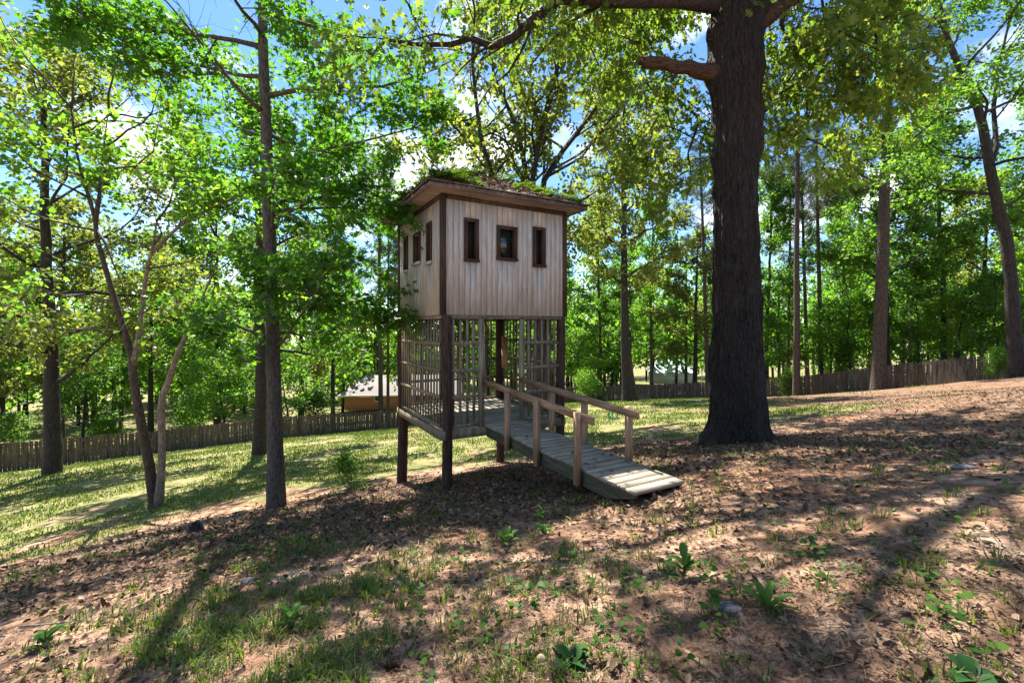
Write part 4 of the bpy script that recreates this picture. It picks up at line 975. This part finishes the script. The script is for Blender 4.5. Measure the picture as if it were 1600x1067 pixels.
# shrubs
plant('shrubA', 'shrub', 1560, 25.6, 'pale green shrub against the high end of the board fence', 'shrub', rz_=.4, s=.6)
plant('shrubB', 'shrub', 1228, 38, 'straggly green shrub at the foot of the slim pine', 'shrub', rz_=1.0, s=.9)
plant('shrubA', 'shrub', 163, 37.5, 'rounded bright bush just beyond the picket fence', 'shrub', rz_=2.0, s=1.0)
plant('shrubA', 'shrub', 296, 43, 'large yellow-green bush on the far lawn', 'shrub', rz_=3.0, s=1.7)
plant('shrubB', 'shrub', 490, 43, 'green bush by the corner of the brick house', 'shrub', rz_=4.0, s=1.5)
plant('shrubB', 'shrub', 20, 40, 'low bush beyond the picket fence at the frame edge', 'shrub', rz_=5.0, s=1.3)
plant('shrubA', 'shrub', 920, 47, 'clipped green bush overhanging the fence corner', 'shrub', rz_=.2, s=1.1)
plant('shrubB', 'shrub', 548, 9.4, 'leafy knee-high sapling between the slim grey-barked tree and the tower', 'shrub', rz_=.2, s=.32)
# far woods: one mass
def far_woods():
    r = rng_(777); A, B = [], []; g = Geo()
    for k in range(260):
        ang = R(r.uniform(-58, 58)); d = r.uniform(70, 125); x, y = math.sin(ang) * d * 1.15, math.cos(ang) * d
        h = r.uniform(11, 27) * (1.0 if x > -10 else .85); z0 = float(H0(x, y)); w = r.uniform(3, 5.5)
        g.tube(np.array([(x, y, z0 - .3), (x + r.normal(0, .3), y, z0 + h * .5), (x, y, z0 + h * .9)]), [.25, .18, .06], 5, cap=False)
        n = 170
        u = sphere_dirs(r, n) * (r.random((n, 1)) ** .45)
        c = np.array([x, y, z0 + h * .58]) + u * np.array([w, w, h * .45])
        A.append(c); B.append(c + sphere_dirs(r, n) * .8)
    me = leaf_mesh('far_woods', r, np.vstack(A), np.vstack(B), 4, 'diamond', .85, .5, .2, .6)
    me.materials.append(M['green']); o = link(bpy.data.objects.new('far_woods', me)); tag(o, 'distant mass of woodland closing the view on all sides', 'woods', kind='stuff')
    t = g.obj('trunks', M['darkb'], o)
far_woods(); print('woods', time.time() - T0)

# ------------------------------------------------------------------ roof plants
def roof_plants():
    r = rng_(55); ca, sa = math.cos(TA), math.sin(TA)
    def rz_l(x, y):
        f = min((x - ex0) / (mx_ - ex0), (ex1 - x) / (ex1 - mx_), (y - ey0) / (my_ - ey0), (ey1 - y) / (ey1 - my_))
        return zE + (AP - zE) * max(f, 0) + .03
    P, D, S = [], [], []
    n = 0
    while n < 340:
        x, y = r.uniform(ex0, ex1), r.uniform(ey0, ey1)
        front = y < my_ and abs(x - mx_) < (my_ - y) * 1.1
        clear = front and .35 < x < 1.9 and y < my_ - .25
        if clear and r.random() < .93: continue
        if front and x > .9 and r.random() < .35: continue
        n += 1
        c = np.array([x, y, rz_l(x, y)])
        nf = r.integers(5, 9); fl = r.uniform(.14, .34)
        for k in range(nf):
            a = r.uniform(0, 6.28); d = np.array([math.cos(a), math.sin(a), r.uniform(.5, 1.3)]); d = d / np.linalg.norm(d)
            for j in range(9):
                t = (j + 1) / 9; p = c + d * fl * t + np.array([0, 0, -.35 * fl * t * t])
                sd = np.array([-math.sin(a), math.cos(a), .1])
                for s_ in (-1, 1):
                    P.append(p); D.append(sd * s_ + d * .5); S.append(fl * .30 * (1 - .7 * t))
    P, D, S = map(np.array, (P, D, S))
    V, Fs = put_leaves('lance', P, D, np.array([0, 0, 1.]) + r.normal(0, .3, P.shape), S * 1.25)
    me = mesh_np('roof_ferns', V, Fs); me.materials.append(M['fern'])
    o = link(bpy.data.objects.new('roof_ferns', me)); o.location = TB; o.rotation_euler = (0, 0, TA); tag(o, 'green ferns growing over the playhouse roof', 'ferns', kind='stuff')
    n = 2200; x = r.uniform(ex0, ex1, n); y = r.uniform(ey0, ey1, n)
    P = np.array([(a, b, rz_l(a, b) + .01) for a, b in zip(x, y)])
    V, Fs = put_leaves('oak', P, np.stack([r.normal(0, 1, n), r.normal(0, 1, n), r.normal(0, .2, n)], 1), np.array([0, 0, 1.]) + r.normal(0, .35, (n, 3)), r.uniform(.06, .13, n))
    me = mesh_np('roof_leaf_litter', V, Fs); me.materials.append(M['litter'])
    o = link(bpy.data.objects.new('roof_leaf_litter', me)); o.location = TB; o.rotation_euler = (0, 0, TA); tag(o, 'dead leaves lying on the playhouse roof', 'leaves', kind='stuff')
roof_plants()
def ramp_leaves():
    r = rng_(58); n = 45; x = r.uniform(RX0 - .01, RX1 + .01, n); t = r.uniform(0, RL, n) ** .9
    P = np.stack([x, -t, np.array([rz(a) for a in t]) + .006], 1); k = 60
    P = np.vstack([P, np.stack([r.uniform(.1, WX - .1, k), r.uniform(.1, WY - .1, k), np.full(k, FL + .012)], 1)]); n += k
    V, Fs = put_leaves('dead', P, np.stack([r.normal(0, 1, n), r.normal(0, 1, n), r.normal(0, .1, n)], 1), np.array([0, 0, 1.]) + r.normal(0, .3, (n, 3)), r.uniform(.02, .07, n))
    g = Geo(); g.add(V, *Fs); o = g.obj('fallen_leaves', M['litter']); o.location = TB; o.rotation_euler = (0, 0, TA); tag(o, 'dead leaves blown onto the ramp boards and tower floor', 'leaves', kind='stuff')
ramp_leaves()

# ------------------------------------------------------------------ ground cover
def scatter(r, n, r0, r1, az0=-54, az1=54, p=1.0):
    u = r.random(n); d = r0 * (r1 / r0) ** (u ** p); a = np.radians(r.uniform(az0, az1, n))
    return np.sin(a) * d, np.cos(a) * d
def leaf_litter():
    r = rng_(61)
    x, y = scatter(r, 130000, 1.3, 30, -52, 52, .85); m = littermask(x, y) * (1 - .8 * lawn(x, y)) > r.random(len(x)) * 1.05; x, y = x[m], y[m]
    n = len(x); P = np.stack([x, y, H(x, y) + r.uniform(.004, .03, n)], 1)
    S = r.uniform(.03, .08, n) * np.where(np.hypot(x, y) < 4, .8, 1)
    D = np.stack([r.normal(0, 1, n), r.normal(0, 1, n), r.normal(0, .25, n)], 1); Nn = np.array([0, 0, 1.]) + r.normal(0, .45, (n, 3))
    half = r.random(n) < .3
    g = Geo()
    for k, mk in (('oak', half), ('dead', ~half)):
        V, Fs = put_leaves(k, P[mk], D[mk], Nn[mk], S[mk]); g.add(V, *Fs)
    tag(g.obj('leaf_litter', M['litter']), 'brown dead leaves scattered over the yard', 'leaves', kind='stuff')
    x, y = scatter(r, 26000, 1.3, 9, -52, 52, .95); m = fbm(x * 1.6, y * 1.6, 0, 63) > r.uniform(.32, .62, len(x)); x, y = x[m], y[m]; n = len(x)
    V, Fs = put_leaves('dead', np.stack([x, y, H(x, y) + r.uniform(.002, .012, n)], 1), np.stack([r.normal(0, 1, n), r.normal(0, 1, n), r.normal(0, .2, n)], 1), np.array([0, 0, 1.]) + r.normal(0, .4, (n, 3)), r.uniform(.012, .038, n))
    g = Geo(); g.add(V, *Fs); tag(g.obj('leaf_fragments', M['litter']), 'crumbled bits of dead leaf strewn on the bare clay', 'leaves', kind='stuff')
    # straw, twigs
    x, y = scatter(r, 42000, 1.2, 12, -52, 52); n = len(x); z = H(x, y) + r.uniform(.003, .015, n)
    a = r.uniform(0, 6.28, n); L_ = r.uniform(.03, .11, n); w = r.uniform(.0007, .0018, n) * (1 + np.hypot(x, y) * .18)
    d = np.stack([np.cos(a), np.sin(a), r.normal(0, .08, n)], 1); sd = np.stack([-np.sin(a), np.cos(a), 0 * a], 1)
    p = np.stack([x, y, z], 1); V = np.stack([p - sd * w[:, None], p + sd * w[:, None], p + d * L_[:, None] + sd * w[:, None] * .6, p + d * L_[:, None] - sd * w[:, None] * .6], 1).reshape(-1, 3)
    g = Geo(); g.add(V, np.arange(4 * n).reshape(-1, 4)); tag(g.obj('pine_straw', M['straw']), 'fallen pine needles and bark crumbs on the clay', 'pine straw', kind='stuff')
leaf_litter()
def blades(r, P, n_per, hgt, wid, spread, lean=.5):
    idx = np.repeat(np.arange(len(P)), n_per); n = len(idx)
    sc_ = r.uniform(.5, 1.25, n) * np.asarray(hgt)[idx]
    a = r.uniform(0, 6.28, n); out = np.stack([np.cos(a), np.sin(a), 0 * a], 1)
    b = P[idx] + out * (np.asarray(spread)[idx] * np.sqrt(r.random(n)))[:, None]
    ln = r.uniform(.1, lean * 1.6, n)[:, None]
    sd = np.stack([-np.sin(a + .6), np.cos(a + .6), 0 * a], 1) * (np.asarray(wid)[idx] * r.uniform(.7, 1.3, n))[:, None]
    up = np.array([0, 0, 1.])
    m1 = b + (up * .6 + out * ln * .35) * sc_[:, None]; t = b + (up * (1 - ln * .35) + out * ln) * sc_[:, None]
    V = np.stack([b - sd, b + sd, m1 + sd * .8, m1 - sd * .8, t], 1).reshape(-1, 3); o = np.arange(n)[:, None] * 5
    return V, [o + np.array([0, 1, 2, 3])], [o + np.array([3, 2, 4])]
def grasses():
    r = rng_(71)
    # lawn, beyond and left
    x, y = scatter(r, 105000, 4.5, 62, -52, 46, .62); m = lawn(x, y) * sstep(.30, .50, fbm(x * .55, y * .55, 0, 43)) > r.random(len(x)) * .9 + .06; x, y = x[m], y[m]
    d = np.hypot(x, y); P = np.stack([x, y, H(x, y) - .01], 1)
    V, q, t = blades(r, P, 3, .05 + .0018 * d, .003 + .0006 * d, .05 + .008 * d, .6)
    g = Geo(); g.add(V, q[0], t[0]); tag(g.obj('lawn_grass', M['grass']), 'short sunlit grass of the lawn', 'grass', kind='stuff'); print('lawn tufts', len(x))
    # foreground tufts
    x, y = scatter(r, 22000, 1.5, 9, -52, 50, .9); lw = lawn(x, y)
    nn = fbm(x * 1.3, y * 1.3, 0, 81) ; m = (lw * .8 * sstep(.40, .62, fbm(x * 2.2, y * 2.2, 0, 83)) + .05 * (nn > .52) + .014) > r.random(len(x)); x, y = x[m], y[m]
    P = np.stack([x, y, H(x, y) - .005], 1); hh = r.uniform(.04, .10, len(x)) * (.8 + .05 * np.hypot(x, y))
    V, q, t = blades(r, P, 13, hh, np.full(len(x), .0028) + .0004 * np.hypot(x, y), np.full(len(x), .045), .7)
    g = Geo(); g.add(V, q[0], t[0]); tag(g.obj('grass_tufts', M['grass']), 'thin tufts of grass sprouting from the bare ground', 'grass', kind='stuff'); print('tufts', len(x))
    # small broad-leaved weeds
    x, y = scatter(r, 5200, 1.6, 13, -52, 50, .9); nn = fbm(x * .8, y * .8, 0, 91); m = (nn > .52) & (r.random(len(x)) < .13); x, y = x[m], y[m]
    c = np.stack([x, y, H(x, y)], 1); idx = np.repeat(np.arange(len(x)), 7); n = len(idx); a = r.uniform(0, 6.28, n)
    hgt = r.uniform(.03, .12, len(x))[idx]
    P = c[idx] + np.stack([np.cos(a) * .025, np.sin(a) * .025, hgt * r.random(n)], 1)
    V, Fs = put_leaves('heart', P, np.stack([np.cos(a), np.sin(a), r.uniform(-.1, .5, n)], 1), np.array([0, 0, 1.]) + r.normal(0, .35, (n, 3)), r.uniform(.016, .034, n) * r.uniform(.7, 1.5, len(x))[idx])
    g = Geo(); g.add(V, *Fs); tag(g.obj('ground_weeds', M['weed']), 'small broad-leaved weeds dotted over the yard', 'weeds', kind='stuff'); print('weeds', len(x))
grasses(); print('cover', time.time() - T0)

# ------------------------------------------------------------------ single small things
def ground_hit(px, py):
    lo, hi = .5, 60.0
    dx, dz = (px - 800) / F0, (HZ - py) / F0
    t = np.linspace(lo, hi, 6000); f = dz * t - H(dx * t, t)
    i = int(np.argmax(f < 0)); z = t[i]
    return np.array([dx * z, z, float(H(dx * z, z))])
def weed(px, py, label, n, L, w, el, seed, mat='weedd', kind='lance', stem=0.0):
    r = rng_(seed); p = ground_hit(px, py)
    e = empty('weed_plant', p); tag(e, label, 'plant')
    for k in range(n):
        a = k * 2.4 + r.random() * .6; el_ = R(el + r.uniform(-18, 18)); Lk = L * r.uniform(.7, 1.15); wk = w * r.uniform(.8, 1.2)
        m = 7; t = np.linspace(0, 1, m)
        c = np.stack([Lk * t * math.cos(el_), 0 * t, stem * r.random() + Lk * t * math.sin(el_) - .35 * Lk * t ** 2.2], 1)
        wd = wk * np.sin(np.pi * (t * .93 + .05)) ** .75 * (1.1 - .35 * t)
        V = np.concatenate([c + np.stack([0 * t, wd, .3 * wd], 1), c, c + np.stack([0 * t, -wd, .3 * wd], 1)])
        V = V @ np.array([[math.cos(a), math.sin(a), 0], [-math.sin(a), math.cos(a), 0], [0, 0, 1]])
        i = np.arange(m - 1); Q = np.concatenate([np.stack([i, i + 1, i + m + 1, i + m], 1), np.stack([i + m, i + m + 1, i + 2 * m + 1, i + 2 * m], 1)])
        g = Geo(); g.add(V, Q); g.obj('leaf', M[mat], e, True)
    if stem:
        Geo().tube(np.array([(0, 0, -.02), (.005, 0, stem * .5), (0, .005, stem)]), [.004, .003, .002], 6).obj('stem', M[mat], e)
weed(893, 1036, 'rosette of broad dark green leaves beside the pale round stone', 8, .14, .030, 38, 1)
weed(1520, 1064, 'largest dark broad-leaved weed at the bottom corner of the yard', 11, .115, .026, 34, 2)
weed(1198, 952, 'clump of long strap leaves beside the dark-topped flat stone', 12, .20, .016, 52, 3, 'weed')
weed(790, 852, 'bright pale green weed in a sun patch in front of the tower', 8, .16, .03, 40, 4, 'weed', stem=.08)
weed(848, 836, 'upright weed with a zigzag of bright leaves nearer the ramp', 8, .14, .024, 55, 5, 'weed', stem=.22)
weed(935, 775, 'small bright weed in the shade beneath the ramp', 7, .13, .028, 45, 6, 'weed', stem=.1)
weed(1068, 905, 'pale leafy weed midway between the ramp end and the flat stone', 11, .13, .026, 45, 7, 'weed', stem=.12)
weed(70, 1010, 'sprawling leafy seedling at the grassy bottom corner', 10, .13, .026, 35, 8, 'weed', stem=.1)
weed(455, 975, 'light green seedling in the foreground grass', 8, .11, .022, 40, 9, 'weed', stem=.08)
def stone(px, py, name, label, sx, sy, sz, mat, seed, cat='stone', rz_=0.0, sink=.25):
    p = ground_hit(px, py); th = np.linspace(0, 2 * np.pi, 20, endpoint=False); ph = np.linspace(-np.pi / 2, np.pi / 2, 12)
    c, s = np.cos(th)[None] * np.cos(ph)[:, None], np.sin(th)[None] * np.cos(ph)[:, None]; z = np.sin(ph)[:, None] + 0 * c
    k = 1 + .35 * (fbm(c * 1.5 + seed, s * 1.5, z * 1.5, seed, 3) - .5)
    V = np.stack([c * k * sx, s * k * sy, z * k * sz], -1).reshape(-1, 3)
    i = np.arange(11)[:, None] * 20; j = np.arange(20)[None]; q = (j + 1) % 20
    g = Geo(); g.add(V, np.stack([i + j, i + q, i + 20 + q, i + 20 + j], -1).reshape(-1, 4))
    o = g.obj(name, mat, None, True); o.location = p + np.array([0, 0, sz * (1 - 2 * sink)]); o.rotation_euler = (0, 0, rz_)
    return tag(o, label, cat)
def m_stone(name, a, c, sc_=18):
    m, nt, N, L, out = newmat(name); b = N.new('ShaderNodeBsdfPrincipled'); b.inputs['Roughness'].default_value = .85
    tc = N.new('ShaderNodeTexCoord'); n = N.new('ShaderNodeTexNoise'); n.inputs['Scale'].default_value = sc_; n.inputs['Detail'].default_value = 8
    L.new(tc.outputs['Object'], n.inputs['Vector']); r = ramp(N, [(.42, a), (.58, c)]); L.new(n.outputs['Fac'], r.inputs['Fac']); L.new(r.outputs[0], b.inputs['Base Color']); L.new(b.outputs[0], out.inputs[0]); return m
M['tan'] = m_stone('tan_stone', (.42, .29, .19), (.52, .38, .27), 30)
M['twotone'] = m_stone('two_tone_stone', (.04, .045, .06), (.34, .28, .23), 13)
M['slate'] = m_stone('slate_stone', (.07, .07, .072), (.16, .15, .145))
M['char'] = m_stone('charred_wood', (.008, .007, .006), (.03, .025, .02), 25)
stone(845, 1032, 'pebble', 'pale tan egg-shaped stone beside the dark leaf rosette', .022, .019, .019, M['tan'], 3)
stone(1140, 952, 'flat_stone', 'dark-topped flat oval stone beside the strap-leaved clump', .062, .045, .016, M['twotone'], 5, sink=.2)
stone(1506, 732, 'flat_stone', 'grey flat stone lying in the shade on the upper slope', .13, .06, .025, M['slate'], 7)
stone(388, 912, 'pebble', 'dark grey stone among the leaves below the slim tree', .06, .04, .03, M['slate'], 9)
stone(622, 913, 'pebble', 'grey pebble in the open clay in front of the tower', .028, .022, .02, M['slate'], 11)
stone(770, 955, 'pebble', 'small purple-grey pebble near the curled dead leaf', .02, .015, .012, M['slate'], 12)
# charred stump
p = ground_hit(305, 832); g = Geo()
th = np.linspace(0, 2 * np.pi, 14, endpoint=False); rs = rng_(5)
ring = [np.stack([.09 * k * np.cos(th) * (1 + .15 * rs.normal(size=14)), .09 * k * np.sin(th) * (1 + .15 * rs.normal(size=14)), np.full(14, z) + (.05 * rs.random(14) if z > .1 else 0)], 1) for z, k in ((-.05, 1.9), (.02, 1.3), (.07, 1.05), (.12, .9))] + [np.stack([.04 * np.cos(th), .04 * np.sin(th), np.full(14, .05)], 1)]
i = np.arange(4)[:, None] * 14; j = np.arange(14)[None]; q = (j + 1) % 14
g.add(np.concatenate(ring), np.stack([i + j, i + q, i + 14 + q, i + 14 + j], -1).reshape(-1, 4)); o = g.obj('tree_stump', M['char']); o.location = p; tag(o, 'small charred stump among dead leaves below the slim tree', 'stump')
# split stick of pale wood
p = ground_hit(1068, 1018); q2 = ground_hit(1125, 1066)
g = Geo(); g.beam((0, 0, .012), q2 - p + np.array((0, 0, .014)), .018, .008); o = g.obj('wood_splinter', M['rail']); o.location = p; tag(o, 'pale split stick lying on the clay at the bottom of the yard', 'stick')
rs = rng_(9)
for (a, b, lab) in (((640, 935), (690, 905), 'thin bent twig in front of the tower on open clay'), ((168, 960), (190, 940), 'pale forked twig among the foreground grass'), ((30, 980), (150, 968), 'long grey twig lying at the frame edge in the leaves'), ((210, 1015), (270, 1010), 'grey twig in the foreground grass')):
    p = ground_hit(*a); q2 = ground_hit(*b); m_ = (p + q2) / 2 + np.array([rs.normal(0, .02), rs.normal(0, .03), .012])
    g = Geo(); g.tube(np.array([(0, 0, .008), m_ - p, q2 - p + (0, 0, .01)]), [.007, .006, .003], 6); o = g.obj('twig', M['pale_litb']); o.location = p; tag(o, lab, 'twig')
# pine cone
p = ground_hit(612, 1046); e = empty('pine_cone', p); tag(e, 'grey-brown pine cone on its side in the foreground grass', 'pine cone')
g = Geo(); ax = np.stack([np.linspace(-.04, .04, 7), 0 * np.arange(7), np.full(7, .022)], 1); g.tube(ax, .011 + 0 * np.arange(7), 8); g.obj('core', M['brownb'], e)
P, D = [], []
for k in range(70):
    t = k / 70; a = k * 2.4; P.append((-.038 + .076 * t, .009 * math.cos(a), .022 + .009 * math.sin(a))); D.append((.45, math.cos(a), math.sin(a)))
V, Fs = put_leaves('heart', np.array(P), np.array(D), np.tile([1., 0, 0], (70, 1)), .021 * np.sin(np.linspace(.5, 2.9, 70)) ** .6)
g = Geo(); g.add(V, *Fs); g.obj('scales', M['litter'], e)
# teal hose loop on a stake
p = ground_hit(958, 655); e = empty('garden_hose', p); tag(e, 'teal garden hose looped on a short stake on the lawn beyond the ramp', 'hose')
M['teal'] = m_plain('teal_rubber', (.0, .30, .20), .4, .5, .1); M['blue'] = m_plain('blue_plastic', (.03, .10, .45), .4, .5, .05)
s_ = p[1] / F0; t = np.linspace(0, 2 * np.pi, 30)
for k in range(3):
    Geo().tube(np.stack([s_ * (6.5 + .5 * k) * np.cos(t) * (1 - .12 * np.sin(t)), .03 * (k - 1) + .0 * t, s_ * (10 + 8.5 * np.sin(t) - .4 * k)], 1), s_ * .9, 8, cap=False).obj('hose_loop', M['teal'], e, True)
Geo().tube(np.array([(0, .06, -.1), (0, .06, s_ * 19)]), .015, 8).obj('stake', M['darkb'], e)
Geo().tube(np.array([(0, .06, s_ * 19), (0, .06, s_ * 20.5)]), .03, 10).obj('stake_cap', M['blue'], e)
# wire fence far left
wf = at(-40, 700, 52); wf[2] = float(H0(wf[0], wf[1])); e = empty('wire_fence', wf); tag(e, 'thin wire fence with posts far across the lawn', 'fence')
M['galv'] = m_plain('galvanised_steel', (.35, .36, .36), .45, .5, .1, metal=.6)
tops = []
for k in range(9):
    x = wf[0] + k * 2.6; y = wf[1] + k * .9; z = float(H0(x, y)); q = np.array((x, y, z)) - wf
    Geo().tube(np.array([q, q + (0, 0, 1.3)]), .04, 6).obj('fence_post', M['galv'], e); tops.append(q)
for hz_ in (.15, .55, .9, 1.25):
    Geo().tube(np.array([q + (0, 0, hz_) for q in tops]), .014, 4).obj('wire', M['galv'], e)
tris = sum(sum(len(p.vertices) - 2 for p in m.polygons) for m in bpy.data.meshes if len(m.polygons) < 3000)
print('done', time.time() - T0, 'objects', len(bpy.data.objects), 'polys', sum(len(m.polygons) for m in bpy.data.meshes), 'small tris', tris)
